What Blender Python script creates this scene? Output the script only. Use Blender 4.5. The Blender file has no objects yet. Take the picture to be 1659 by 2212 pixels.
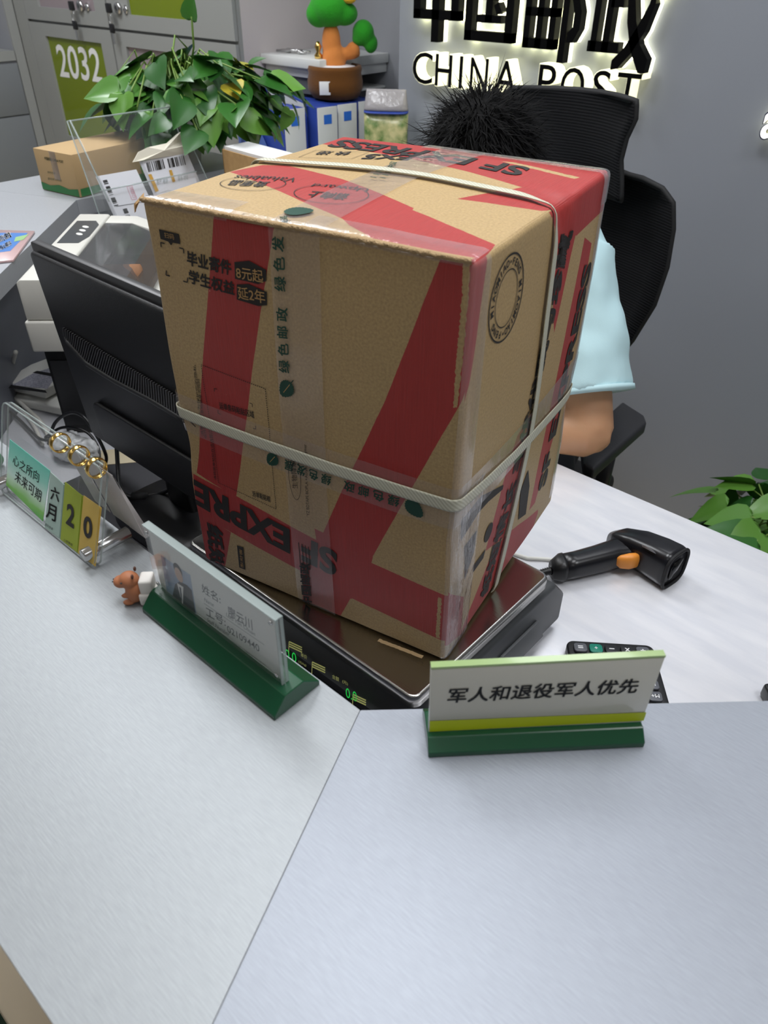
import bpy, bmesh, math, random
import numpy as np
from mathutils import Vector, Matrix, noise
PI = math.pi
rnd = random.Random(7)
scn = bpy.context.scene
COL = scn.collection

# ------------------------------------------------------------------ camera
CAM_Z = 1.48
FPX, PITCH, ROLL, AZ = 1610.4, math.radians(36.84), math.radians(0.627), math.radians(-41.4)
CX, CY = 829.5, 1106.0
def _lv(v):                      # levelled camera frame -> world frame (X along the sign wall, Y into it)
    return Vector((v[0]*math.cos(AZ)+v[1]*math.sin(AZ), -v[0]*math.sin(AZ)+v[1]*math.cos(AZ), v[2]))
_f = Vector((0, math.cos(PITCH), -math.sin(PITCH))); _r = Vector((1, 0, 0)); _u = _r.cross(_f)
FW = _lv(_f); RT = _lv(_r*math.cos(ROLL)+_u*math.sin(ROLL)); UP = _lv(_u*math.cos(ROLL)-_r*math.sin(ROLL))
CAM = Vector((0, 0, CAM_Z))
cd = bpy.data.cameras.new('camera'); cam = bpy.data.objects.new('camera', cd); COL.objects.link(cam)
cam.matrix_world = Matrix(((RT.x, UP.x, -FW.x, 0), (RT.y, UP.y, -FW.y, 0), (RT.z, UP.z, -FW.z, CAM_Z), (0, 0, 0, 1)))
cd.sensor_fit = 'HORIZONTAL'; cd.sensor_width = 36.0; cd.lens = FPX/1659*36.0
cd.clip_start = 0.02; cd.clip_end = 50
cd.dof.use_dof = True; cd.dof.focus_distance = 0.88; cd.dof.aperture_fstop = 14.0
scn.camera = cam

# ------------------------------------------------------------------ light and exposure
scn.view_settings.view_transform = 'Standard'; scn.view_settings.look = 'None'
scn.view_settings.gamma = 1.0; scn.view_settings.use_curve_mapping = False
scn.view_settings.exposure = 0.08
wd = bpy.data.worlds.new('world'); scn.world = wd; wd.use_nodes = True
wd.node_tree.nodes['Background'].inputs[0].default_value = (0.80, 0.86, 1.0, 1)
wd.node_tree.nodes['Background'].inputs[1].default_value = 0.06
CEIL = 2.75
WY = 2.06                        # face of the wall that carries the sign
# (x, y, sx, sy, watts)
LAMPS = [(-1.7, 0.75, 0.6, 0.6, 11), (-0.45, 0.55, 0.6, 0.6, 13), (0.75, 0.7, 0.6, 0.6, 8), (-0.55, 1.75, 1.2, 0.3, 3), (-2.9, 1.1, 0.6, 0.6, 17),
         (-1.2, -1.3, 0.6, 0.6, 0.7), (0.9, -1.2, 0.6, 0.6, 0.7), (-2.7, -0.9, 0.6, 0.6, 5)]  # last panel: added out of view to brighten the floor at front left

# ------------------------------------------------------------------ helpers: pixel of the photo -> point in the room
def ray(px, py): return (FW*FPX + RT*(px-CX) - UP*(py-CY)).normalized()
def hit(px, py, o, n):
    d = ray(px, py); n = Vector(n); return CAM + d*((Vector(o)-CAM).dot(n)/d.dot(n))
def P(px, py, z): return hit(px, py, (0, 0, z), (0, 0, 1))
def PY(px, py, y): return hit(px, py, (0, y, 0), (0, 1, 0))
def PX(px, py, x): return hit(px, py, (x, 0, 0), (1, 0, 0))

# ------------------------------------------------------------------ materials
def lin(v): v /= 255.0; return v/12.92 if v <= 0.04045 else ((v+0.055)/1.055)**2.4
def rgb(r, g, b): return (lin(r), lin(g), lin(b), 1.0)
def mat(name, col, rough=0.5, metal=0.0, bump=None, var=None, **kw):
    m = bpy.data.materials.new(name); m.use_nodes = True
    nt = m.node_tree; b = nt.nodes['Principled BSDF']
    b.inputs['Base Color'].default_value = rgb(*col); b.inputs['Roughness'].default_value = rough; b.inputs['Metallic'].default_value = metal
    names = {'trans': 'Transmission Weight', 'ior': 'IOR', 'alpha': 'Alpha', 'sheen': 'Sheen Weight', 'coat': 'Coat Weight', 'spec': 'Specular IOR Level',
             'sss': 'Subsurface Weight', 'es': 'Emission Strength', 'aniso': 'Anisotropic'}
    for k, v in kw.items():
        if k == 'ec': b.inputs['Emission Color'].default_value = rgb(*v)
        elif k in names: b.inputs[names[k]].default_value = v
    if bump or var:
        tc = nt.nodes.new('ShaderNodeTexCoord'); mp = nt.nodes.new('ShaderNodeMapping'); nt.links.new(tc.outputs['Object'], mp.inputs[0])
    if bump:                      # (scale, strength[, (sx,sy,sz)])
        n = nt.nodes.new('ShaderNodeTexNoise'); n.inputs['Scale'].default_value = bump[0]; n.inputs['Detail'].default_value = 3
        if len(bump) > 2: mp.inputs['Scale'].default_value = bump[2]
        nt.links.new(mp.outputs[0], n.inputs['Vector'])
        bp = nt.nodes.new('ShaderNodeBump'); bp.inputs['Strength'].default_value = bump[1]; bp.inputs['Distance'].default_value = 0.002
        nt.links.new(n.outputs[0], bp.inputs['Height']); nt.links.new(bp.outputs[0], b.inputs['Normal'])
    if var:                       # (scale, colour2, amount)
        n2 = nt.nodes.new('ShaderNodeTexNoise'); n2.inputs['Scale'].default_value = var[0]; n2.inputs['Detail'].default_value = 4
        nt.links.new(mp.outputs[0], n2.inputs['Vector'])
        mx = nt.nodes.new('ShaderNodeMix'); mx.data_type = 'RGBA'
        mx.inputs[6].default_value = rgb(*col); mx.inputs[7].default_value = rgb(*var[1])
        mr = nt.nodes.new('ShaderNodeMapRange'); mr.inputs[1].default_value = 0.35; mr.inputs[2].default_value = 0.65; mr.inputs[4].default_value = var[2]
        nt.links.new(n2.outputs[0], mr.inputs[0]); nt.links.new(mr.outputs[0], mx.inputs[0]); nt.links.new(mx.outputs[2], b.inputs['Base Color'])
    return m
def film(name, haze, rough, tint=(235, 235, 235), bumpy=0.3, scale=60):     # clear film: mostly see-through, milky and glossy
    m = bpy.data.materials.new(name); m.use_nodes = True; nt = m.node_tree; nt.nodes.clear(); N = nt.nodes.new; L = nt.links.new
    out = N('ShaderNodeOutputMaterial'); tr = N('ShaderNodeBsdfTransparent'); di = N('ShaderNodeBsdfDiffuse'); gl = N('ShaderNodeBsdfGlossy')
    di.inputs[0].default_value = rgb(*tint); gl.inputs[1].default_value = rough
    m1 = N('ShaderNodeMixShader'); m1.inputs[0].default_value = haze; L(tr.outputs[0], m1.inputs[1]); L(di.outputs[0], m1.inputs[2])
    fr = N('ShaderNodeLayerWeight'); pw = N('ShaderNodeMath'); pw.operation = 'POWER'; L(fr.outputs['Facing'], pw.inputs[0]); pw.inputs[1].default_value = 4.5
    ml = N('ShaderNodeMath'); ml.operation = 'MULTIPLY_ADD'; L(pw.outputs[0], ml.inputs[0]); ml.inputs[1].default_value = 0.9; ml.inputs[2].default_value = 0.045
    m2 = N('ShaderNodeMixShader'); L(ml.outputs[0], m2.inputs[0]); L(m1.outputs[0], m2.inputs[1]); L(gl.outputs[0], m2.inputs[2])
    tc = N('ShaderNodeTexCoord'); n = N('ShaderNodeTexNoise'); n.inputs['Scale'].default_value = scale; n.inputs['Detail'].default_value = 3
    mp = N('ShaderNodeMapping'); mp.inputs['Scale'].default_value = (1, 1, 0.35); L(tc.outputs['Object'], mp.inputs[0]); L(mp.outputs[0], n.inputs['Vector'])
    bp = N('ShaderNodeBump'); bp.inputs['Strength'].default_value = bumpy; bp.inputs['Distance'].default_value = 0.004; L(n.outputs[0], bp.inputs['Height'])
    L(bp.outputs[0], gl.inputs['Normal']); L(bp.outputs[0], fr.inputs['Normal']); L(m2.outputs[0], out.inputs[0])
    return m
M = {}
M['black'] = mat('black_plastic', (24, 24, 26), 0.38)
M['blackmatte'] = mat('black_matte', (20, 20, 22), 0.7)
M['ink'] = mat('black_ink', (34, 30, 28), 0.6)
M['greenink'] = mat('green_ink', (20, 66, 52), 0.5)
M['white'] = mat('white_plastic', (225, 224, 218), 0.42)
M['offwhite'] = mat('aged_white_plastic', (205, 203, 195), 0.5)
M['paper'] = mat('paper', (232, 232, 232), 0.8)
M['greytext'] = mat('grey_text', (52, 54, 58), 0.6)
M['acrylic'] = film('clear_acrylic', 0.025, 0.04, (220, 228, 226), 0.02, 8)
M['acrylic_edge'] = mat('acrylic_edge', (176, 188, 186), 0.12, alpha=0.5)
M['chrome'] = mat('brushed_chrome', (205, 205, 205), 0.22, 1.0)
M['steel'] = mat('stainless_steel', (190, 188, 184), 0.24, 1.0, bump=(60, 0.08, (1, 12, 12)))
M['gold'] = mat('polished_gold', (226, 190, 110), 0.16, 1.0)
M['darkgreen'] = mat('dark_green_acrylic', (24, 76, 50), 0.25)
M['kraft2'] = mat('plain_kraft', (190, 152, 100), 0.8, var=(60, (165, 128, 82), 0.5))
M['led'] = mat('led_segment', (8, 40, 20), 0.5, ec=(40, 235, 90), es=0.5)
M['yelprint'] = mat('pale_yellow_print', (200, 200, 120), 0.5)
M['tape'] = film('packing_tape', 0.11, 0.16, (235, 225, 225), 0.35, 55)
M['tape_rough'] = film('wrinkled_packing_tape', 0.13, 0.13, (225, 222, 225), 1.0, 110)
M['stem'] = mat('pothos_stem', (110, 140, 60), 0.5)

# ------------------------------------------------------------------ helpers: objects
INV = {}
def tag(o, label=None, cat=None, group=None, kind=None):
    if label: o['label'] = label
    if cat: o['category'] = cat
    if group: o['group'] = group
    if kind: o['kind'] = kind
    return o
def thing(name, label, cat, loc=(0, 0, 0), rotz=0.0, group=None):
    o = bpy.data.objects.new(name, None); COL.objects.link(o); o.empty_display_size = 0.02
    o.location = loc; o.rotation_euler = (0, 0, rotz)
    INV[o.name] = (Matrix.Translation(Vector(loc)) @ Matrix.Rotation(rotz, 4, 'Z'))
    return tag(o, label, cat, group)
class MB:
    def __init__(s): s.v = []; s.f = []; s.mi = []; s.cur = 0; s.sm = []; s.smooth = False; s.M = Matrix.Identity(4); s.uv = {}
    def add(s, vs, fs, uvs=None):
        b = len(s.v)
        for v in vs: s.v.append(tuple(s.M @ Vector(v)))
        for f in fs: s.f.append([b+i for i in f]); s.mi.append(s.cur); s.sm.append(s.smooth)
        return s
    def box(s, lo, hi):
        x0, y0, z0 = lo; x1, y1, z1 = hi
        return s.add([(x0,y0,z0),(x1,y0,z0),(x1,y1,z0),(x0,y1,z0),(x0,y0,z1),(x1,y0,z1),(x1,y1,z1),(x0,y1,z1)],
                     [(0,3,2,1),(4,5,6,7),(0,1,5,4),(1,2,6,5),(2,3,7,6),(3,0,4,7)])
    def cbox(s, c, size): return s.box([c[i]-size[i]/2 for i in range(3)], [c[i]+size[i]/2 for i in range(3)])
    def hexa(s, p): return s.add(p, [(0,3,2,1),(4,5,6,7),(0,1,5,4),(1,2,6,5),(2,3,7,6),(3,0,4,7)])
    def prism(s, poly, d):       # poly: 3D points (planar), d: extrusion vector
        n = len(poly); d = Vector(d); a = [Vector(p) for p in poly]
        return s.add(a+[p+d for p in a], [tuple(range(n))[::-1], tuple(range(n, 2*n))]+[(i, (i+1) % n, n+(i+1) % n, n+i) for i in range(n)])
    def tube(s, pts, r, n=10, caps=True):
        pts = [Vector(p) for p in pts]; k = len(pts); rs = r if isinstance(r, (list, tuple)) else [r]*k
        vs = []; up = None
        for i, p in enumerate(pts):
            t = (pts[min(i+1, k-1)]-pts[max(i-1, 0)]).normalized()
            if up is None: up = t.orthogonal().normalized()
            up = (up - t*up.dot(t)); up = up.normalized() if up.length > 1e-6 else t.orthogonal().normalized()
            w = t.cross(up)
            for j in range(n): a = 2*PI*j/n; vs.append(p+(up*math.cos(a)+w*math.sin(a))*rs[i])
        fs = [(i*n+j, i*n+(j+1) % n, (i+1)*n+(j+1) % n, (i+1)*n+j) for i in range(k-1) for j in range(n)]
        if caps: fs += [tuple(range(n))[::-1], tuple(range((k-1)*n, k*n))]
        old = s.smooth; s.smooth = True; s.add(vs, fs); s.smooth = old; return s
    def lathe(s, c, prof, n=24, ax='Z'):   # prof: (r, h)
        vs = []
        for r, h in prof:
            for j in range(n):
                a = 2*PI*j/n; x, y = r*math.cos(a), r*math.sin(a)
                vs.append(Vector(c)+Vector({'Z': (x, y, h), 'X': (h, x, y), 'Y': (y, h, x)}[ax]))
        k = len(prof); fs = [(i*n+j, i*n+(j+1) % n, (i+1)*n+(j+1) % n, (i+1)*n+j) for i in range(k-1) for j in range(n)]
        fs += [tuple(range(n))[::-1], tuple(range((k-1)*n, k*n))]
        old = s.smooth; s.smooth = True; s.add(vs, fs); s.smooth = old; return s
    def ell(s, c, r, n=20, m=12, rot=None):
        R = rot or Matrix.Identity(3); vs = []
        for i in range(m+1):
            th = PI*i/m
            for j in range(n):
                a = 2*PI*j/n; vs.append(Vector(c)+R @ Vector((r[0]*math.sin(th)*math.cos(a), r[1]*math.sin(th)*math.sin(a), r[2]*math.cos(th))))
        fs = [(i*n+j, (i+1)*n+j, (i+1)*n+(j+1) % n, i*n+(j+1) % n) for i in range(m) for j in range(n)]
        old = s.smooth; s.smooth = True; s.add(vs, fs); s.smooth = old; return s
    def build(s, name, mats, parent=None, bevel=0, seg=2, space='world', mods=None, sub=0, keep=False):
        me = bpy.data.meshes.new(name); me.from_pydata(s.v, [], s.f)
        if not isinstance(mats, (list, tuple)): mats = [mats]
        for m in mats: me.materials.append(m)
        me.polygons.foreach_set('material_index', s.mi); me.polygons.foreach_set('use_smooth', s.sm)
        if not keep:
            bm = bmesh.new(); bm.from_mesh(me); bmesh.ops.remove_doubles(bm, verts=bm.verts, dist=1e-6)
            bmesh.ops.dissolve_degenerate(bm, dist=1e-7, edges=bm.edges); bmesh.ops.recalc_face_normals(bm, faces=bm.faces)
            if bevel:
                es = [e for e in bm.edges if len(e.link_faces) == 2 and e.calc_face_angle(0) > 0.45]
                bmesh.ops.bevel(bm, geom=es, offset=bevel, segments=seg, affect='EDGES', profile=0.5, clamp_overlap=True)
                if seg > 1:
                    for f in bm.faces: f.smooth = True
            bm.to_mesh(me); bm.free()
            if bevel and seg > 1:
                try: me.set_sharp_from_angle(angle=0.6)
                except Exception: pass
        return link(name, me, parent, space)
def root_of(o):
    while o.parent: o = o.parent
    return o
def link(name, me, parent=None, space='world'):
    o = bpy.data.objects.new(name, me); COL.objects.link(o)
    if parent is not None:
        o.parent = parent
        if space == 'world': me.transform(INV[root_of(parent).name].inverted() if root_of(parent).name in INV else Matrix.Identity(4))
    else: INV[o.name] = Matrix.Identity(4)
    return o
def struct(name, mb, m, bevel=0): return tag(mb.build(name, m, None, bevel), kind='structure')
def copy_tree(o, loc, rotz=None, parent=None):
    c = o.copy(); COL.objects.link(c)
    if parent is not None: c.parent = parent
    else:
        c.location = loc
        if rotz is not None: c.rotation_euler = (0, 0, rotz)
    for ch in list(o.children):
        copy_tree(ch, None, None, c)
    return c

# ------------------------------------------------------------------ helpers: lettering
_tc = {}
def text_geo(s, bold=0.0, spacing=1.0):
    k = (s, bold, spacing)
    if k in _tc: return _tc[k]
    cu = bpy.data.curves.new('lettering', 'FONT'); cu.body = s; cu.size = 1.0; cu.resolution_u = 4
    cu.offset = bold; cu.space_character = spacing; cu.fill_mode = 'FRONT'
    o = bpy.data.objects.new('lettering', cu); COL.objects.link(o)
    dg = bpy.context.evaluated_depsgraph_get(); dg.update()
    me = bpy.data.meshes.new_from_object(o.evaluated_get(dg))
    bm = bmesh.new(); bm.from_mesh(me); bmesh.ops.triangulate(bm, faces=bm.faces)
    vs = [v.co.copy() for v in bm.verts]; fs = [[v.index for v in f.verts] for f in bm.faces]; bm.free()
    bpy.data.objects.remove(o); bpy.data.curves.remove(cu); bpy.data.meshes.remove(me)
    if not vs: vs = [Vector((0, 0, 0)), Vector((1, 0, 0)), Vector((0, 1, 0))]; fs = [[0, 1, 2]]
    x0 = min(v.x for v in vs); x1 = max(v.x for v in vs); y0 = min(v.y for v in vs); y1 = max(v.y for v in vs)
    vs = [((v.x-x0)/(x1-x0), (v.y-y0)/(y1-y0)) for v in vs]
    _tc[k] = (vs, fs, (x1-x0)/(y1-y0)); return _tc[k]
def me_v(o): return o.data.vertices
class Dec:                        # collects printed marks lying on one surface; conv: pixel -> 2D surface coords, surf: (u, v, eps) -> 3D
    def __init__(s, conv, surf, eps=0.0005): s.c = conv; s.s = surf; s.e = eps; s.mb = MB()
    def text(s, t, p0, p1, up, bold=0.0, spacing=1.0):
        cjk = any(ord(c) > 0x2e80 for c in t)
        vs, fs, _ = text_geo(t, 0.0 if cjk else bold, spacing)
        a = Vector(s.c(*p0)); b = Vector(s.c(*p1)); h = Vector(s.c(p0[0]+up[0], p0[1]+up[1]))-a; w = b-a
        k = bold*h.length if cjk else 0.0; wn = w.normalized(); hn = h.normalized()
        for dx, dy in (((-1, -1), (1, -1), (1, 1), (-1, 1)) if k else ((0, 0),)):
            s.mb.add([s.s(*(a+w*x+h*y+(wn*dx+hn*dy)*k), s.e) for x, y in vs], fs)
        return s
    def poly(s, pts, raw=False):
        q = pts if raw else [s.c(*p) for p in pts]
        s.mb.add([s.s(u, v, s.e) for u, v in q], [tuple(range(len(q)))]); return s
    def line(s, p, q, w, raw=False):
        a = Vector(p if raw else s.c(*p)); b = Vector(q if raw else s.c(*q)); n = Vector((-(b-a).y, (b-a).x)).normalized()*w/2
        k = max(1, int((b-a).length/0.03))
        for i in range(k):
            c, d = a.lerp(b, i/k), a.lerp(b, (i+1)/k); s.mb.add([s.s(*x, s.e) for x in (c-n, d-n, d+n, c+n)], [(0, 1, 2, 3)])
        return s
    def dots(s, p, q, w, step, fill=0.55):
        a = Vector(s.c(*p)); b = Vector(s.c(*q)); n = int((b-a).length/step)
        for i in range(n): s.line(a.lerp(b, i/n), a.lerp(b, (i+fill)/n), w, True)
        return s
    def ring(s, c, rx, ry, w, raw=True, n=48, rot=0.0):
        c = Vector(c)
        def pt(a, k): x, y = (rx+k)*math.cos(a), (ry+k)*math.sin(a); return s.s(c.x+x*math.cos(rot)-y*math.sin(rot), c.y+x*math.sin(rot)+y*math.cos(rot), s.e)
        vs = [pt(2*PI*i/n, k) for i in range(n) for k in (-w/2, w/2)]
        s.mb.add(vs, [(2*i, 2*i+1, (2*i+3) % (2*n), (2*i+2) % (2*n)) for i in range(n)]); return s
    def disc(s, c, rx, ry, n=28, rot=0.0):
        return s.poly([(c[0]+rx*math.cos(2*PI*i/n), c[1]+ry*math.sin(2*PI*i/n)) for i in range(n)], True)
    def build(s, name, m, parent):          # inscriptions that lie apart become parts of their own
        v, fs = s.mb.v, s.mb.f; par = list(range(len(v)))
        def fd(i):
            while par[i] != i: par[i] = par[par[i]]; i = par[i]
            return i
        for f in fs:
            for k in f[1:]: par[fd(k)] = fd(f[0])
        isl = {}
        for f in fs: isl.setdefault(fd(f[0]), []).append(f)
        its = []
        for g_ in isl.values():
            q = np.array([v[i] for f in g_ for i in f]); its.append((q.min(0), q.max(0), g_))
        gr = list(range(len(its)))
        def gf(i):
            while gr[i] != i: i = gr[i]
            return i
        lo = np.array([i[0] for i in its]); hi = np.array([i[1] for i in its])
        for i in range(len(its)):
            gap = np.maximum(0, np.maximum(lo-hi[i], lo[i]-hi)); near = np.nonzero(np.sqrt((gap**2).sum(1)) < 0.018)[0]
            for j in near:
                if gf(i) != gf(j): gr[gf(j)] = gf(i)
        cl_ = {}
        for i in range(len(its)): cl_.setdefault(gf(i), []).extend(its[i][2])
        first = None
        for g_ in cl_.values():
            mb = MB(); mp = {}
            for f in g_:
                for k in f:
                    if k not in mp: mp[k] = len(mb.v); mb.v.append(v[k])
                mb.f.append([mp[k] for k in f]); mb.mi.append(0); mb.sm.append(False)
            o = mb.build(name, m, parent, keep=True)
            if first is None or len(me_v(o)) > len(me_v(first)): first = o
        return first
def plane_dec(o, n, eps=0.0006, ux=None):
    """marks on a flat panel through o with normal n: pixel -> coordinates in the panel's own plane"""
    o = Vector(o); n = Vector(n).normalized()
    if n.dot(CAM-o) < 0: n = -n
    U = (Vector(ux) if ux else Vector((0, 0, 1)).cross(n)).normalized(); V = n.cross(U)
    def conv(px, py): d = hit(px, py, o, n)-o; return (d.dot(U), d.dot(V))
    def surf(u, v, e): return o+U*u+V*v+n*e
    return Dec(conv, surf, eps)

# ================================================================== STRUCTURE
M['floor'] = mat('cream_floor_tile', (226, 208, 176), 0.35, bump=(180, 0.15, (1, 14, 1)))
M['wall_sign'] = mat('grey_painted_panel', (142, 146, 154), 0.34, bump=(3, 0.02))
M['wall_grey'] = mat('grey_laminate_panel', (150, 152, 158), 0.3)
M['wall_pink'] = mat('pale_pinkish_paint', (200, 192, 192), 0.6)
M['wall_plain'] = mat('plain_wall', (205, 205, 205), 0.8)
M['ceil'] = mat('ceiling_tile', (225, 225, 225), 0.8)
struct('floor', MB().box((-4.6, -3.2, -0.05), (2.6, 2.6, 0)), M['floor'])
struct('ceiling', MB().box((-4.6, -3.2, CEIL), (2.6, 2.6, CEIL+0.05)), M['ceil'])
struct('wall_sign', MB().box((PY(863, 60, WY).x, WY, 0), (2.6, 2.5, CEIL)), M['wall_sign'])
struct('wall_back', MB().box((-2.37, 2.35, 0), (PY(863, 60, WY).x, 2.5, CEIL)), M['wall_grey'])
struct('wall_pier', MB().box((-2.5, 1.93, 0), (-2.37, 2.5, CEIL)), M['wall_pink'])
struct('wall_far', MB().box((-4.6, 2.5, 0), (2.6, 2.6, CEIL)), M['wall_plain'])
struct('wall_left', MB().box((-4.7, -3.2, 0), (-4.6, 2.6, CEIL)), M['wall_plain'])
struct('wall_right', MB().box((2.6, -3.2, 0), (2.7, 2.6, CEIL)), M['wall_plain'])
struct('wall_front', MB().box((-4.6, -3.3, 0), (2.6, -3.2, CEIL)), mat('dim_wall', (120, 120, 124), 0.8))
M['panel_on'] = mat('lamp_diffuser', (255, 255, 255), 0.5, ec=(245, 248, 255), es=3.0)
M['alu'] = mat('white_aluminium', (230, 230, 230), 0.4)
for i, (x, y, sx, sy, w) in enumerate(LAMPS):
    lt = thing('ceiling_light', 'unseen square LED ceiling panel lighting the post office from above', 'light', (x, y, CEIL-0.001), group='ceiling LED panels above the post office')
    lt['label'] = 'unseen square LED ceiling panel lighting the post office from above'
    a, b = sx/2+0.015, sy/2+0.015
    f = MB()
    for lo, hi in (((x-a, y-b, CEIL-0.012), (x+a, y-b+0.015, CEIL-0.001)), ((x-a, y+b-0.015, CEIL-0.012), (x+a, y+b, CEIL-0.001)), ((x-a, y-b, CEIL-0.012), (x-a+0.015, y+b, CEIL-0.001)), ((x+a-0.015, y-b, CEIL-0.012), (x+a, y+b, CEIL-0.001))): f.box(lo, hi)
    f.build('frame', M['alu'], lt)
    MB().box((x-sx/2, y-sy/2, CEIL-0.006), (x+sx/2, y+sy/2, CEIL-0.002)).build('diffuser', M['panel_on'], lt)
    ld = bpy.data.lights.new('lamp', 'AREA'); ld.shape = 'RECTANGLE'; ld.size = sx; ld.size_y = sy; ld.energy = w*1.15; ld.color = (0.95, 0.975, 1.0)
    lo = bpy.data.objects.new('lamp', ld); COL.objects.link(lo); lo.parent = lt; lo.location = (0, 0, -0.014)
# ================================================================== THE RAISED CUSTOMER COUNTER
T = 1.04
def brushed(name, c1, c2, ang, rough, metal, stains=(), smooth_scale=900):
    m = bpy.data.materials.new(name); m.use_nodes = True; nt = m.node_tree; N = nt.nodes.new; L = nt.links.new; b = nt.nodes['Principled BSDF']
    tc = N('ShaderNodeTexCoord'); mp = N('ShaderNodeMapping'); mp.inputs['Rotation'].default_value = (0, 0, -ang); mp.inputs['Scale'].default_value = (0.10, 1, 1)
    L(tc.outputs['Object'], mp.inputs[0])
    n = N('ShaderNodeTexNoise'); n.inputs['Scale'].default_value = smooth_scale; n.inputs['Detail'].default_value = 4; L(mp.outputs[0], n.inputs['Vector'])
    n2 = N('ShaderNodeTexNoise'); n2.inputs['Scale'].default_value = 3.0; n2.inputs['Detail'].default_value = 2; L(tc.outputs['Object'], n2.inputs['Vector'])
    ad = N('ShaderNodeMath'); ad.operation = 'MULTIPLY_ADD'; L(n.outputs[0], ad.inputs[0]); ad.inputs[1].default_value = 0.8; 
    m3 = N('ShaderNodeMath'); m3.operation = 'MULTIPLY_ADD'; L(n2.outputs[0], m3.inputs[0]); m3.inputs[1].default_value = 0.5; m3.inputs[2].default_value = -0.15; L(m3.outputs[0], ad.inputs[2])
    mx = N('ShaderNodeMix'); mx.data_type = 'RGBA'; mx.inputs[6].default_value = rgb(*c1); mx.inputs[7].default_value = rgb(*c2); L(ad.outputs[0], mx.inputs[0])
    col = mx.outputs[2]
    for (cx, cy, a, l, w, k) in stains:       # dried smears on the metal: centre, direction, length, width, darkness
        mm = N('ShaderNodeMapping'); mm.vector_type = 'TEXTURE'; mm.inputs['Location'].default_value = (cx, cy, T); mm.inputs['Rotation'].default_value = (0, 0, a); mm.inputs['Scale'].default_value = (l, w, 1)
        L(tc.outputs['Object'], mm.inputs[0]); wn = N('ShaderNodeTexNoise'); wn.inputs['Scale'].default_value = 60; L(tc.outputs['Object'], wn.inputs['Vector'])
        vm = N('ShaderNodeVectorMath'); vm.operation = 'MULTIPLY'; L(mm.outputs[0], vm.inputs[0]); vm.inputs[1].default_value = (1, 1, 0)
        ln = N('ShaderNodeVectorMath'); ln.operation = 'LENGTH'; L(vm.outputs[0], ln.inputs[0])
        a2 = N('ShaderNodeMath'); a2.operation = 'ADD'; L(ln.outputs['Value'], a2.inputs[0]); L(wn.outputs[0], a2.inputs[1])
        mr = N('ShaderNodeMapRange'); mr.inputs[1].default_value = 1.15; mr.inputs[2].default_value = 1.5; mr.inputs[3].default_value = k; mr.inputs[4].default_value = 0.0; L(a2.outputs[0], mr.inputs[0])
        mz = N('ShaderNodeMix'); mz.data_type = 'RGBA'; mz.inputs[7].default_value = rgb(120, 124, 128); L(mr.outputs[0], mz.inputs[0]); L(col, mz.inputs[6]); col = mz.outputs[2]
    L(col, b.inputs['Base Color']); b.inputs['Roughness'].default_value = rough; b.inputs['Metallic'].default_value = metal
    bp = N('ShaderNodeBump'); bp.inputs['Strength'].default_value = 0.12; bp.inputs['Distance'].default_value = 0.0006; L(n.outputs[0], bp.inputs['Height']); L(bp.outputs[0], b.inputs['Normal'])
    return m
def st(px, py, px2, py2, w, k):
    a, b = P(px, py, T), P(px2, py2, T); return ((a.x+b.x)/2, (a.y+b.y)/2, math.atan2(b.y-a.y, b.x-a.x), (b-a).length/2*1.3, w, k)
M['counter_a'] = brushed('brushed_silver_laminate', (139, 143, 146), (168, 172, 175), 0.0, 0.5, 0.45,
    [st(135, 1632, 285, 1640, 0.0045, 0.45), st(180, 1388, 235, 1415, 0.006, 0.28), st(215, 1322, 262, 1345, 0.003, 0.35), st(190, 1362, 240, 1382, 0.002, 0.3)])
M['counter_b'] = brushed('brushed_silver_laminate_diagonal', (134, 138, 146), (163, 168, 177), math.radians(44), 0.5, 0.45)
M['counter_c'] = brushed('brushed_grey_laminate', (160, 163, 168), (186, 189, 194), math.radians(135), 0.42, 0.4)
M['counter_front'] = mat('grey_counter_front', (120, 124, 134), 0.4)
C0 = P(779, 1533, T); C0 = Vector((C0.x, 0.250, T))
aB = math.radians(43.8)
OUT = 0.0                                    # outer edge of the middle run lies on y = 0
def off(p, a, d): return Vector((p.x+math.cos(a)*d, p.y+math.sin(a)*d, p.z))
LC = Vector((-1.063, 0.250, T))
seam_a = math.radians(-67.8); sl = 0.25/math.cos(math.radians(90-67.8))
Cout = off(C0, seam_a, sl)
seam_l = math.radians(-112.5); Lout = off(LC, seam_l, sl)
B1 = off(C0, aB, 1.3); B1o = off(Cout, aB, 1.3)
aL = math.radians(135); L1 = off(LC, aL, 0.83); L1o = off(Lout, aL, 0.83+0.0)
L2 = Vector((L1.x, 1.35, T)); L1o = Vector((L1.x-0.27, L1.y-0.11, T)); L2o = Vector((L1.x-0.27, 1.35, T))
TH = 0.035
cnt = thing('service_counter', 'raised silver brushed metal customer counter with a diagonal seam across the foreground', 'counter', (C0.x, C0.y-0.12, 0))
def slab(poly, m, name='countertop', z=T, th=TH): return MB().prism([Vector((p.x, p.y, z-th)) for p in poly], (0, 0, th)).build(name, m, cnt, bevel=0.0003, seg=1)
g = 0.0001
dv = Vector((math.cos(seam_a+PI/2), math.sin(seam_a+PI/2), 0))*g
o = slab([LC, C0-dv, Cout-dv, Lout], M['counter_a']); o['label'] = 'left slab of brushed silver countertop left of the seam'
o = slab([C0+dv, B1, B1o, Cout+dv], M['counter_b']); o['label'] = 'right slab of brushed silver countertop right of the seam'
g2 = Vector((-0.001, 0.001, 0))
o = slab([LC+g2, Lout+g2, L1o, L1], M['counter_c']); o['label'] = 'grey countertop run at the far left under the brochure'
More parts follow.
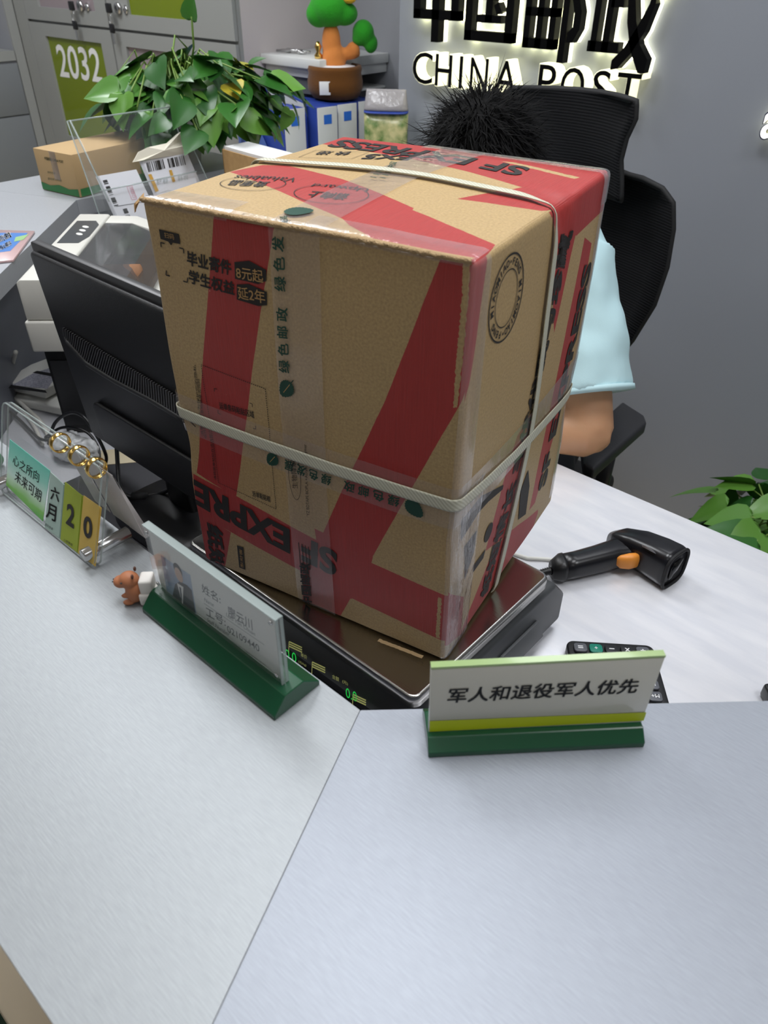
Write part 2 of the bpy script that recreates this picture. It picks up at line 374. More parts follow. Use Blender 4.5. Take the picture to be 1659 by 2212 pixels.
o = slab([L1+Vector((0, .001, 0)), L1o+Vector((0, .001, 0)), L2o, L2], M['counter_c']); o['label'] = 'grey countertop run behind the acrylic label holder'
def wallpanel(pts, th, z0, z1, name='front_panel', m=None):
    for a, b in zip(pts[:-1], pts[1:]):
        d = (b-a).normalized(); n = Vector((-d.y, d.x, 0))*th
        MB().prism([Vector((a.x, a.y, z0)), Vector((b.x, b.y, z0)), Vector((b.x+n.x, b.y+n.y, z0)), Vector((a.x+n.x, a.y+n.y, z0))], (0, 0, z1-z0)).build(name, m or M['counter_front'], cnt)
ins = lambda p, a, d: off(p, a, d)
mid = [Vector((L2.x-0.14, 1.34, 0)), Vector((L1.x-0.14, L1.y-0.02, 0)), ins(LC, seam_l, 0.10), ins(C0, seam_a, 0.10), off(ins(C0, seam_a, 0.10), aB, 1.25)]
wallpanel(mid, 0.04, 0.0, T-TH-0.001)

# green strip on the floor by the counter foot
a = P(-40, 2172, 0); b = P(40, 2238, 0)
tag(MB().box((a.x-0.6, -0.30, 0.0), (b.x, -0.052, 0.006)).build('floor_mat', mat('dark_green_ribbed_mat', (38, 66, 46), 0.7, bump=(300, 0.8, (1, 20, 1)))), 'dark green ribbed mat on the cream floor at the bottom left corner', 'mat')

# ================================================================== LOWER WORK DESK
DZ = 0.75
M['desk'] = mat('pale_satin_desk', (232, 232, 236), 0.28, 0.2, var=(9, (212, 214, 222), 0.6), bump=(20, 0.06, (1, 5, 1)))
M['desk'].node_tree.nodes['Principled BSDF'].inputs['Coat Weight'].default_value = 0.3
desk = thing('work_desk', 'low pale grey clerk desk behind the counter, under the scale and scanner', 'desk', (-0.6, 0.7, 0))
dp = [Vector(p+(DZ-0.03,)) for p in [(-1.12, 0.215), (-0.225, 0.215), (0.63, 1.05), (-1.3, 1.05), (-1.3, 2.04), (-1.84, 2.04), (-1.84, 2.3), (-2.2, 2.3), (-2.2, 1.46), (-1.77, 1.46), (-1.77, 0.86)]]
MB().prism(dp, (0, 0, 0.03)).build('desktop', M['desk'], desk, bevel=0.002, seg=2)
M['deskbody'] = mat('dark_grey_desk_panel', (70, 72, 78), 0.5)
for lo_, hi_ in (((-1.0, 0.98, 0), (-0.95, 1.0, DZ-0.031)), ((0.4, 0.92, 0), (0.45, 1.0, DZ-0.031)), ((-1.5, 0.6, 0), (-1.02, 0.62, DZ-0.031)), ((-2.15, 1.7, 0), (-1.55, 1.72, DZ-0.031))):
    MB().box(lo_, hi_).build('leg_panel', M['deskbody'], desk)

# ================================================================== THE PARCEL
BW, BD, BH = 0.33, 0.33894, 0.42596
ba = math.radians(11.89)
be = Vector((math.cos(ba), math.sin(ba), 0)); bg = Vector((-math.sin(ba), math.cos(ba), 0)); bz = Vector((0, 0, 1))
BF = Vector((-0.3080, 0.4480, 1.3024))
BO = BF - be*BW - bz*BH
BR = P(1191, 1085, BO.z) - (BO+be*BW+bg*BD)
def warp(p):
    x, y, z = p; u, v, w = x/BW, y/BD, z/BH
    q = BO+be*x+bg*y+bz*z + BR*max(0, min(1, u))*max(0, min(1, v))*max(0, 1-w)**2
    cu, cv, cw = max(0, min(1, u)), max(0, min(1, v)), max(0, min(1, w))
    su, sv, sw = math.sin(PI*cu), math.sin(PI*cv), math.sin(PI*cw)
    q += bz*(0.007*su*sv*w**3)                                   # lid bulges up
    q += -bg*(0.005*su*sw*(1-v)) + be*(0.004*sv*sw*(u)) - be*(0.004*sv*sw*(1-u))
    belt = math.exp(-((z-SB(x, y))/0.035)**2)                    # the level strap bites into the corners
    q += (-be*(u-0.5)*2 - bg*(v-0.5)*2)*0.0035*belt*(abs(u-0.5)*2)**6*(abs(v-0.5)*2)**6
    q += bz*0.010*math.exp(-((u-0.85)/0.25)**2)*(max(0, (0.5-abs(v-0.55))))*max(0, 1-w)**8   # crushed bottom edge
    k = math.exp(-((y-0.205)/0.03)**2)*max(0, u)**14*max(0, w)**10   # dent where the strap turns over the edge
    q += (-bz-be)*0.008*k
    rr = math.sqrt((x-BW)**2+(y-0.205)**2+(z-BH)**2)
    if rr < 0.12: q += (bz+be)*0.006*math.exp(-(rr/0.045)**2)*noise.noise(Vector((x*20+z*20, y*70, 3.1)))
    q += Vector(noise.noise_vector(Vector((x, y, z))*9))*0.0012 + Vector(noise.noise_vector(Vector((x, y, z+5))*22))*0.0004
    return q
def SB(x, y): return 0.158-0.03*(x/BW)*0+0.012*(1-x/BW)
RC = 0.006
def rsurf(p, e=0.0):              # point on the sharp box -> rounded, warped, pushed out by e
    s = (BW, BD, BH); q = [min(max(p[i], RC), s[i]-RC) for i in range(3)]; d = Vector([p[i]-q[i] for i in range(3)])
    if d.length < 1e-9: return warp(p)
    d.normalize(); return warp(Vector(q)+d*(RC+e))
def homog(src, dst):
    A = []; b = []
    for (x, y), (u, v) in zip(src, dst):
        A.append([x, y, 1, 0, 0, 0, -u*x, -u*y]); b.append(u); A.append([0, 0, 0, x, y, 1, -v*x, -v*y]); b.append(v)
    h = np.linalg.solve(np.array(A, float), np.array(b, float)).tolist()+[1.0]
    return lambda x, y: ((h[0]*x+h[1]*y+h[2])/(h[6]*x+h[7]*y+1), (h[3]*x+h[4]*y+h[5])/(h[6]*x+h[7]*y+1))
hf = homog([(302, 430), (1030, 565), (957, 1430), (440, 1210)], [(0, BH), (BW, BH), (BW, 0), (0, 0)])
ht = homog([(302, 430), (1030, 565), (1320, 368), (740, 290)], [(0, 0), (BW, 0), (BW, BD), (0, BD)])
hr = homog([(1030, 565), (1320, 368), (1191, 1085), (957, 1430)], [(0, BH), (BD, BH), (BD, 0), (0, 0)])
cl = lambda v, m: min(max(v, 0.0), m)
sf = lambda u, v, e: rsurf((cl(u, BW), 0, cl(v, BH)), e)
stp = lambda u, v, e: rsurf((cl(u, BW), cl(v, BD), BH), e)
sr = lambda u, v, e: rsurf((BW, cl(u, BD), cl(v, BH)), e)
def kraft(name, polys, conv, kraft_polys=()):
    """cardboard with red print: convex red areas given by their corners"""
    m = bpy.data.materials.new(name); m.use_nodes = True; nt = m.node_tree; N = nt.nodes.new; L = nt.links.new; b = nt.nodes['Principled BSDF']
    uvn = N('ShaderNodeUVMap'); uvn.uv_map = 'face'
    wn = N('ShaderNodeTexNoise'); wn.inputs['Scale'].default_value = 260; L(uvn.outputs[0], wn.inputs['Vector'])
    sb = N('ShaderNodeVectorMath'); sb.operation = 'SUBTRACT'; L(wn.outputs['Color'], sb.inputs[0]); sb.inputs[1].default_value = (0.5, 0.5, 0.5)
    def union(plist, wob):
        sc_ = N('ShaderNodeVectorMath'); sc_.operation = 'SCALE'; L(sb.outputs[0], sc_.inputs[0]); sc_.inputs['Scale'].default_value = wob
        ad = N('ShaderNodeVectorMath'); ad.operation = 'ADD'; L(uvn.outputs[0], ad.inputs[0]); L(sc_.outputs[0], ad.inputs[1])
        fl = N('ShaderNodeVectorMath'); fl.operation = 'MULTIPLY'; L(ad.outputs[0], fl.inputs[0]); fl.inputs[1].default_value = (1, 1, 0)
        on = N('ShaderNodeVectorMath'); on.operation = 'ADD'; L(fl.outputs[0], on.inputs[0]); on.inputs[1].default_value = (0, 0, 1)
        tot = None
        for pl in plist:
            q = [conv(*p) for p in pl]; ar = sum(q[i][0]*q[(i+1) % len(q)][1]-q[(i+1) % len(q)][0]*q[i][1] for i in range(len(q)))
            if ar < 0: q = q[::-1]
            cur = None
            for i in range(len(q)):
                (x0, y0), (x1, y1) = q[i], q[(i+1) % len(q)]; l = math.hypot(x1-x0, y1-y0)
                if l < 1e-9: continue
                nx, ny = -(y1-y0)/l, (x1-x0)/l
                d = N('ShaderNodeVectorMath'); d.operation = 'DOT_PRODUCT'; L(on.outputs[0], d.inputs[0]); d.inputs[1].default_value = (nx, ny, -(nx*x0+ny*y0))
                if cur is None: cur = d.outputs['Value']
                else: mn = N('ShaderNodeMath'); mn.operation = 'MINIMUM'; L(cur, mn.inputs[0]); L(d.outputs['Value'], mn.inputs[1]); cur = mn.outputs[0]
            if tot is None: tot = cur
            else: mxx = N('ShaderNodeMath'); mxx.operation = 'MAXIMUM'; L(tot, mxx.inputs[0]); L(cur, mxx.inputs[1]); tot = mxx.outputs[0]
        gt = N('ShaderNodeMath'); gt.operation = 'GREATER_THAN'; L(tot, gt.inputs[0]); gt.inputs[1].default_value = -0.0013 if wob < 0.001 else 0; return gt.outputs[0]
    # paper fibre
    n = N('ShaderNodeTexNoise'); n.inputs['Scale'].default_value = 420; n.inputs['Detail'].default_value = 5; L(uvn.outputs[0], n.inputs['Vector'])
    n2 = N('ShaderNodeTexNoise'); n2.inputs['Scale'].default_value = 14; n2.inputs['Detail'].default_value = 3; L(uvn.outputs[0], n2.inputs['Vector'])
    mpv = N('ShaderNodeMapping'); mpv.inputs['Scale'].default_value = (1, 0.03, 1); L(uvn.outputs[0], mpv.inputs[0])
    n3 = N('ShaderNodeTexNoise'); n3.inputs['Scale'].default_value = 700; L(mpv.outputs[0], n3.inputs['Vector'])
    kc = N('ShaderNodeMix'); kc.data_type = 'RGBA'; kc.inputs[6].default_value = rgb(146, 119, 78); kc.inputs[7].default_value = rgb(206, 176, 124); L(n.outputs[0], kc.inputs[0])
    rc = N('ShaderNodeMix'); rc.data_type = 'RGBA'; rc.inputs[6].default_value = rgb(150, 38, 34); rc.inputs[7].default_value = rgb(180, 52, 48); L(n3.outputs[0], rc.inputs[0])
    sp = N('ShaderNodeTexNoise'); sp.inputs['Scale'].default_value = 150; sp.inputs['Detail'].default_value = 2; L(uvn.outputs[0], sp.inputs['Vector'])
    sg = N('ShaderNodeMath'); sg.operation = 'GREATER_THAN'; L(sp.outputs[0], sg.inputs[0]); sg.inputs[1].default_value = 0.765
    rs = N('ShaderNodeMix'); rs.data_type = 'RGBA'; L(sg.outputs[0], rs.inputs[0]); L(rc.outputs[2], rs.inputs[6]); rs.inputs[7].default_value = rgb(205, 150, 130)
    col = kc.outputs[2]
    if polys:
        mk = union(polys, 0.0006)
        if kraft_polys:
            k2 = union(kraft_polys, 0.004); iv = N('ShaderNodeMath'); iv.operation = 'SUBTRACT'; iv.inputs[0].default_value = 1; L(k2, iv.inputs[1])
            mu = N('ShaderNodeMath'); mu.operation = 'MULTIPLY'; L(mk, mu.inputs[0]); L(iv.outputs[0], mu.inputs[1]); mk = mu.outputs[0]
        mx = N('ShaderNodeMix'); mx.data_type = 'RGBA'; L(mk, mx.inputs[0]); L(col, mx.inputs[6]); L(rs.outputs[2], mx.inputs[7]); col = mx.outputs[2]
    L(col, b.inputs['Base Color']); b.inputs['Roughness'].default_value = 0.5; b.inputs['Specular IOR Level'].default_value = 0.75
    a2 = N('ShaderNodeMath'); a2.operation = 'ADD'; L(n3.outputs[0], a2.inputs[0]); L(n2.outputs[0], a2.inputs[1])
    bp = N('ShaderNodeBump'); bp.inputs['Strength'].default_value = 0.35; bp.inputs['Distance'].default_value = 0.0016; L(a2.outputs[0], bp.inputs['Height']); L(bp.outputs[0], b.inputs['Normal'])
    return m
redF = [[(464, 465), (589, 486), (562, 680), (450, 680)], [(450, 680), (562, 680), (511, 1070), (425, 1021)],
        [(400, 1012), (511, 1071), (698, 1159), (797, 1211), (755, 1287), (660, 1235), (495, 1152), (430, 1120)],
        [(395, 1090), (497, 1150), (480, 1236), (430, 1236)], [(685, 1140), (805, 1200), (797, 1230), (690, 1180)], [(640, 1180), (760, 1240), (757, 1290), (655, 1260)],
        [(660, 1232), (757, 1285), (722, 1345), (652, 1315)],
        [(797, 1211), (975, 1294), (970, 1390), (755, 1287)],
        [(963, 540), (1060, 540), (1060, 720), (1013, 830), (835, 870)], [(835, 870), (1013, 830), (797, 1211), (698, 1159)]]
krF = [[(1000, 560), (1015, 560), (1012, 640), (998, 640)], [(998, 640), (1012, 640), (998, 780), (984, 780)], [(984, 780), (998, 780), (987, 880), (979, 880)],
       [(945, 1288), (953, 1290), (947, 1380), (939, 1376)], [(411, 1020), (414, 1020), (426, 1130), (421, 1130)]]
redT = [[(485, 376), (568, 359), (620, 363), (765, 440), (766, 494), (654, 443)], [(618, 363), (743, 404), (895, 463), (860, 510), (766, 494), (700, 440)],
        [(895, 463), (1089, 421), (1134, 412), (1330, 368), (1190, 460), (1167, 458), (995, 502), (860, 510)],
        [(740, 455), (895, 463), (995, 502), (1068, 527), (1030, 575), (880, 550), (766, 494)],
        [(690, 306), (745, 285), (1330, 362), (1330, 372), (1190, 420), (1134, 412)]]
krT = [[(1085, 353), (1115, 355), (1252, 385), (1240, 389)]]
redR = [[(1030, 550), (1071, 525), (1012, 826), (1004, 880)], [(1192, 440), (1330, 355), (1290, 541), (1257, 516), (1244, 506), (1192, 553)],
        [(1192, 553), (1192, 440), (1250, 440), (1244, 506), (1200, 681), (1157, 864), (1099, 958)],
        [(1099, 958), (1157, 864), (1123, 1002), (1089, 1155), (1037, 1193), (1079, 1046)],
        [(1257, 516), (1290, 541), (1263, 705), (1206, 900), (1177, 1056), (1130, 1110), (1167, 941), (1220, 700)],
        [(1089, 1155), (1130, 1110), (1177, 1056), (1160, 1110), (1160, 1170), (957, 1460), (992, 1370), (1016, 1241), (1037, 1193)],
        [(955, 1282), (998, 1290), (992, 1370), (955, 1400)]]
krR = []
parcel = thing('cardboard_parcel', 'large brown cardboard parcel with red print, tape and white straps standing on the scale', 'parcel', tuple(BO+be*BW/2+bg*BD/2), ba)
def cubegrid():
    n = 48
    def lv(s): return sorted(set([0, RC*0.35, RC*0.7, RC]+[RC+(s-2*RC)*i/n for i in range(n+1)]+[s-RC*0.7, s-RC*0.35, s]))
    xs, ys, zs = lv(BW), lv(BD), lv(BH); vs = []; fs = []; mi = []; uvs = []
    def face(A, B, fn, m, uvf, flip):
        b = len(vs)
        for v in B:
            for u in A: vs.append(rsurf(fn(u, v)))
        for j in range(len(B)-1):
            for i in range(len(A)-1):
                q = [(i, j), (i+1, j), (i+1, j+1), (i, j+1)]
                if flip: q = q[::-1]
                fs.append([b+y*len(A)+x for x, y in q]); mi.append(m); uvs.append([uvf(A[x], B[y]) for x, y in q])
    idt = lambda u, v: (u, v)
    face(xs, zs, lambda u, v: (u, 0, v), 0, idt, False)
    face(xs, ys, lambda u, v: (u, v, BH), 1, idt, False)
    face(ys, zs, lambda u, v: (BW, u, v), 2, idt, False)
    face(xs, zs, lambda u, v: (u, BD, v), 3, idt, True)
    face(ys, zs, lambda u, v: (0, u, v), 3, idt, True)
    face(xs, ys, lambda u, v: (u, v, 0), 3, idt, True)
    me = bpy.data.meshes.new('carton'); me.from_pydata(vs, [], fs)
    for m in (kraft('printed_kraft_front', redF, hf, krF), kraft('printed_kraft_top', redT, ht, krT), kraft('printed_kraft_side', redR, hr), kraft('plain_kraft_board', [], hf)): me.materials.append(m)
    me.polygons.foreach_set('material_index', mi); me.polygons.foreach_set('use_smooth', [True]*len(fs))
    ul = me.uv_layers.new(name='face'); flat = [c for u in uvs for p in u for c in p]; ul.data.foreach_set('uv', flat)
    bm = bmesh.new(); bm.from_mesh(me); bmesh.ops.remove_doubles(bm, verts=bm.verts, dist=1e-5); bm.to_mesh(me); bm.free()
    return me
carton = link('carton', cubegrid(), parcel)

# ---- black print on the board
bk = 0.03
d = Dec(hf, sf, 0.0007)
d.text('毕业寄件', (405, 573), (501, 594), (-2, -30), bk).text('学生权益', (410, 611), (509, 637), (-2, -28), bk)
d.poly([(343, 497), (386, 507), (389, 529), (373, 526), (369, 532), (363, 524), (346, 518)])
d.poly([(508, 566), (540, 563), (577, 583), (577, 607), (560, 613), (530, 606), (510, 602)]).poly([(514, 614), (540, 613), (579, 630), (580, 658), (562, 660), (535, 652), (515, 646)])
for x, y, a, b_ in ((346, 526, 1, 1), (396, 539, -1, 1), (357, 596, 1, -1), (405, 610, -1, -1)):
    d.line((x, y), (x+9*a, y+2*a), 0.0012).line((x, y), (x+1, y+10*b_), 0.0012)
d.text('SF EXPRE', (731, 1188), (417, 1034), (-4, 56), 0.04)
d.text('纸短', (446, 1128), (452, 1224), (34, 14), 0.05)
for p, q in (((438, 786), (578, 835)), ((578, 835), (600, 1095)), ((600, 1095), (474, 1041)), ((474, 1041), (438, 786))): d.dots(p, q, 0.0009, 0.0024)
d.text('运单条码粘贴区域', (478, 880), (553, 899), (-2, -15), 0.01).text('运单粘贴框', (549, 1069), (588, 1081), (-1, -13), 0.01)
for x, y, a, b_ in ((467, 836, 1, 1), (549, 868, -1, 1), (474, 890, 1, -1), (556, 922, -1, -1)): d.line((x, y), (x+6*a, y+2*a), 0.0007).line((x, y), (x, y+7*b_), 0.0007)
d.text('温馨提示:为保护您的隐私', (440, 940), (426, 786), (-6, 0)).text('收件前请检查包装是否完好', (447, 945), (434, 815), (-6, 0)).text('请将面单粘贴在虚线框内', (470, 1035), (457, 925), (-6, 0))
d.poly([(513, 1177), (527, 1181), (530, 1230), (517, 1225)])
d.build('printed_lettering', M['ink'], parcel)['label'] = 'black lettering printed on the front of the box'
d = Dec(hf, sf, 0.0011)
d.text('8元起', (514, 601), (572, 611), (-3, -27), 0.01).text('延2年', (519, 644), (577, 655), (-3, -27), 0.01).text('扫码', (356, 515), (377, 520), (-1.5, -12), 0.0)
d.text('寄快递', (525, 1186), (527, 1226), (-7, -2), 0.0)
d.build('printed_lettering', M['kraft2'], parcel)
d = Dec(ht, stp, 0.0007)
d.text('SF EXPRESS', (1150, 368), (742, 299), (-30, 21), 0.03)
for p, q in (((644, 343), (682, 325)), ((682, 325), (799, 336)), ((799, 336), (762, 353)), ((762, 353), (644, 343))): d.line(p, q, 0.0006)
d.text('快 递', (764, 333), (694, 328), (-15, 9), 0.02).text('FX5', (903, 346), (800, 341), (-18, 14), 0.03)
d.text('Valuables', (650, 397), (516, 384), (-12, 9), 0.0).text('贵重品', (590, 404), (508, 396), (-16, 11), 0.02).text('Upward', (806, 424), (688, 410), (-11, 8), 0.0).text('请向上', (764, 436), (682, 428), (-16, 11), 0.02)
for c, a, b_ in (((550, 405), (622, 412), (545, 420)), ((721, 434), (800, 443), (713, 452))):
    c, a, b_ = Vector(ht(*c)), Vector(ht(*a)), Vector(ht(*b_)); d.ring(c, (a-c).length, (b_-c).length, 0.0008)
d.build('printed_lettering', M['ink'], parcel)['label'] = 'black upside-down lettering printed on the lid'
d = Dec(hr, sr, 0.0007)
d.text('SF EXPRESS', (1176, 1046), (1277, 566), (-19, 19), 0.04)
d.text('纸短情长 丰优代我与珍藏', (1052, 1275), (1236, 498), (-19, 20), 0.05)
lc = Vector(hr(1091, 645)); lr = (Vector(hr(1109, 548))-Vector(hr(1071, 741))).length/2
d.ring(lc, lr, lr, 0.0016).ring(lc, lr*0.66, lr*0.66, 0.0010)
msg = 'FENG MIAOMIAO•'*2
for i, ch in enumerate(msg):
    if ch == ' ': continue
    a = PI/2-2*PI*(i+0.5)/len(msg)-0.2; vs, fs, asp = text_geo(ch, 0.03); hh = lr*0.17; ww = min(hh*asp, lr*0.2)
    if ch == '•': hh = ww = lr*0.07
    c = lc+Vector((math.cos(a), math.sin(a)))*lr*0.83; ux = Vector((math.sin(a), -math.cos(a))); uy = Vector((math.cos(a), math.sin(a)))
    d.mb.add([sr(*(c+ux*(x-0.5)*ww+uy*(y-0.5)*hh), 0.0007) for x, y in vs], fs)
for pl in ([(995, 1127), (1033, 1071), (1079, 1046), (1077, 1056), (1047, 1083), (1028, 1107), (995, 1171)], [(1133, 1015), (1137, 1050), (1130, 1110), (1114, 1122), (1117, 1060)],
           [(1018, 1220), (1045, 1183), (1040, 1203), (1018, 1234)], [(1001, 1181), (1025, 1144), (1020, 1188), (1000, 1250)]): d.poly(pl)
c = Vector(hr(1050, 1148)); d.disc(c, 0.0105, 0.0115)
d.build('printed_lettering', M['ink'], parcel)['label'] = 'black lettering and round stamp printed on the right side of the box'

# ---- clear tape and its green print
def ribbon(pts, wdir, w, e, name, m, thick=0.0002, n=40, uvl=1.0, parent=parcel):
    """flat band of width w laid over box points pts (sharp-box coordinates), wdir: across direction per segment"""
    mb = MB(); mb.smooth = True; rows = []
    dense = []
    for i in range(len(pts)-1):
        a, b = Vector(pts[i]), Vector(pts[i+1]); wa = Vector(wdir[i] if isinstance(wdir, list) else wdir)
        k = max(2, int((b-a).length/0.004))
        for j in range(k+(i == len(pts)-2)): dense.append((a.lerp(b, j/k), wa))
    vs = []; W_ = 6
    for p, wv in dense:
        wv = wv.normalized()*w/2
        for lay in (e+thick, e):
            for c in range(W_+1): vs.append(rsurf(p+wv*(2*c/W_-1), lay))
    R = 2*(W_+1); fs = []; uvs = []
    for i in range(len(dense)-1):
        for c in range(W_):
            fs.append((i*R+c, i*R+c+1, (i+1)*R+c+1, (i+1)*R+c))
            if thick > 0.0004: fs.append((i*R+W_+1+c, (i+1)*R+W_+1+c, (i+1)*R+W_+2+c, i*R+W_+2+c))
        if thick > 0.0004:
            fs.append((i*R, (i+1)*R, (i+1)*R+W_+1, i*R+W_+1)); fs.append((i*R+W_, i*R+2*W_+1, (i+1)*R+2*W_+1, (i+1)*R+W_))
    mb.add(vs, fs)
    me_o = mb.build(name, m, parent, keep=True)
    me = me_o.data; ul = me.uv_layers.new(name='UVMap')
    for lp in me.loops:
        i, c = divmod(lp.vertex_index, R); ul.data[lp.index].uv = (i*0.004, (c % (W_+1))/W_*w)
    return me_o
def F(x, y): u, v = hf(x, y); return (u, 0, v)
def Tp(x, y): u, v = ht(x, y); return (u, v, BH)
def Rr(x, y): u, v = hr(x, y); return (BW, u, v)
tw = 0.046
u0, _ = hf(634, 620); xm = u0+0.004
ribbon([(xm, 0, 0.002), (xm, 0, BH), (xm, BD, BH)], (1, 0, 0), tw*1.1, 0.0014, 'tape', M['tape'])
z1 = hf(640, 985)[1]
ribbon([(0, 0.2, z1+0.012), (0, 0, z1+0.008), (BW, 0, z1-0.002), (BW, BD, z1-0.002)], (0, 0, 1), tw, 0.0017, 'tape', M['tape'])
ribbon([(BW, 0.0, 0.0), (BW, 0.0, BH)], [(0, 1, 0)], 0.05, 0.0014, 'tape', M['tape'])
ribbon([(BW-0.002, 0.0, BH-0.0), (0.175, 0.0, BH)], (0, 1, 0), 0.054, 0.0018, 'tape', M['tape'])
ribbon([(0.002, 0.0, BH), (0.10, 0.0, BH)], (0, 1, 0), 0.060, 0.0018, 'tape', M['tape'])
ribbon([(BW, BD-0.001, 0.02), (BW, BD-0.001, BH)], (0, 1, 0), 0.044, 0.0014, 'tape', M['tape'])
ribbon([(0.12, BD-0.012, BH), (BW, BD-0.012, BH), (BW, BD-0.012, BH-0.03)], (0, 1, 0), 0.03, 0.0019, 'tape', M['tape_rough'])
ribbon([(BW, 0.026, 0.0), (BW, 0.026, 0.215)], [(0, 1, 0)], 0.052, 0.0020, 'tape', M['tape_rough'])
ribbon([(0.0, 0.0, BH), (xm+0.05, 0.0, BH)], (0, 1, 0), 0.012, 0.0023, 'tape', M['tape_rough'])
g = Dec(hf, sf, 0.0023)
g.text('绿 色 邮 政', (633, 801), (626, 664), (-23, -3), 0.02).text('绿 色 发', (622, 629), (615, 511), (-24, -3), 0.02)
g.text('绿 色 邮 政', (868, 1069), (752, 1031), (-3, 21), 0.02).text('绿 色 发 展', (724, 1021), (622, 985), (-3, 21), 0.02)
def leaf_poly(c, r, a):
    pts = []
    for i in range(40):
        t = 2*PI*i/40; rr = r*(1.0+0.30*max(0, math.cos(t))**6-0.10*abs(math.sin(t))+0.045*((i % 2)*2-1))
        pts.append((c[0]+rr*math.cos(t+a), c[1]+rr*math.sin(t+a)))
    return pts
for px, py, a, s_ in ((627, 833, 4.04, 0.0088), (595, 985, 4.04, 0.0078), (897, 1092, 5.6, 0.0095)):
    c = hf(px, py); g.poly(leaf_poly(c, s_, a), True); c = Vector(c); v = Vector((math.cos(0.9), math.sin(0.9)))
    g.line(c+v*s_*0.9, c+v*s_*1.5, 0.0010, True)
g.build('green_lettering', M['greenink'], parcel)['label'] = 'dark green lettering and leaves printed along the tape'
g = Dec(hf, sf, 0.0027)
for px, py, s_ in ((627, 833, 0.008), (595, 985, 0.007)):
    c = Vector(hf(px, py)); v = Vector((math.cos(0.9), math.sin(0.9))); g.line(c-v*s_*0.8, c+v*s_*0.8, 0.0006, True)
g.build('leaf_vein', M['kraft2'], parcel)
g = Dec(ht, stp, 0.0023)
c = ht(648, 469); g.poly(leaf_poly(c, 0.011, 0.5), True).text('展', (632, 492), (627, 476), (-16, 1), 0.02)
for i in range(3):
    for j in range(2):
        a = (803+i*6+j*20, 405-i*6+j*2); g.line(a, (a[0]+13, a[1]+3), 0.0016)
g.text('中国', (852, 388), (862, 372), (-14, -3), 0.02)
g.build('green_lettering', M['greenink'], parcel)
g = Dec(hf, sf, 0.0024)
g.text('YZ BDTAPE BOPLA +Acrylic Copolymer', (677, 1106), (671, 952), (-8, 0)).text('生物降解', (650, 1047), (646, 986), (-12, 0), 0.0)
c = Vector(hf(643, 1020)); g.ring(c, abs(hf(656, 1020)[0]-c.x), abs(hf(643, 1070)[1]-c.y), 0.0006)
g.text('中国邮政', (675, 1306), (671, 1212), (-20, -3), 0.04)
for k in range(4): g.line((650+k*7, 1165+k*3), (652+k*7, 1216+k*3), 0.0010)
g.text('中', (399, 912), (403, 888), (-10, 0), 0.03)
for k in range(3): g.line((412+k*6, 908+k*2), (424+k*5, 919-k*6), 0.0016)
g.build('black_lettering', M['ink'], parcel)
g = Dec(ht, stp, 0.0024)
for k in range(9): g.line((905+k*7, 366-k*5.2), (932+k*8, 370-k*5.4), 0.0012+0.0006*(k % 2))
g.build('black_lettering', M['ink'], parcel)

# ---- torn paper rim along the lid's front edge, and the loose corner
mb = MB(); mb.smooth = True; rows = 150; vs = []
for i in range(rows+1):
    x = 0.001+(BW-0.004)*i/rows; w1 = 0.0012*noise.noise(Vector((x*300, 0, 0))); w2 = 0.0010*noise.noise(Vector((x*170, 7, 0)))
    for dy, dz in ((0.003, 0.0012), (-0.0022+w1, 0.0016+w2), (-0.0030+w1, -0.0012+w2*1.5), (0.0004, -0.0035)): vs.append(warp((x, dy, BH+dz)))
mb.add(vs, [(i*4+k, i*4+k+1, i*4+k+5, i*4+k+4) for i in range(rows) for k in range(3)])
mb.build('torn_rim', mat('torn_board_edge', (176, 148, 108), 0.8, bump=(500, 0.8)), parcel, keep=True)
mb = MB(); p0 = warp((0.0, 0.0, BH)); q = [p0+Vector((0.004, 0, 0.001)), p0+Vector((-0.001, 0.004, 0.003)), p0+Vector((-0.009, -0.002, -0.006)), p0+Vector((-0.007, -0.004, -0.013)), p0+Vector((-0.004, -0.004, -0.006))]
mb.add(q+[p+Vector((0.001, 0.001, 0.0012)) for p in q], [(0, 1, 2, 3, 4), (9, 8, 7, 6, 5)]+[(i, (i+1) % 5, 5+(i+1) % 5, 5+i) for i in range(5)]).build('torn_corner', M['kraft2'], parcel)
# torn flap peeping out under the front of the box
mb = MB(); vs = []
for i in range(25):
    p = P(815+i*4.0, 1385+i*1.55+1.6*noise.noise(Vector((i*1.7, 0, 0))), BO.z+0.002); vs += [p, p+Vector((-0.0005, 0.004, 0.0005)), p+Vector((0, 0.0005, -0.0012))]
mb.add(vs, [(i*3, i*3+3, i*3+4, i*3+1) for i in range(24)]+[(i*3, i*3+2, i*3+5, i*3+3) for i in range(24)]).build('torn_flap', bpy.data.materials['torn_board_edge'], parcel, keep=True)

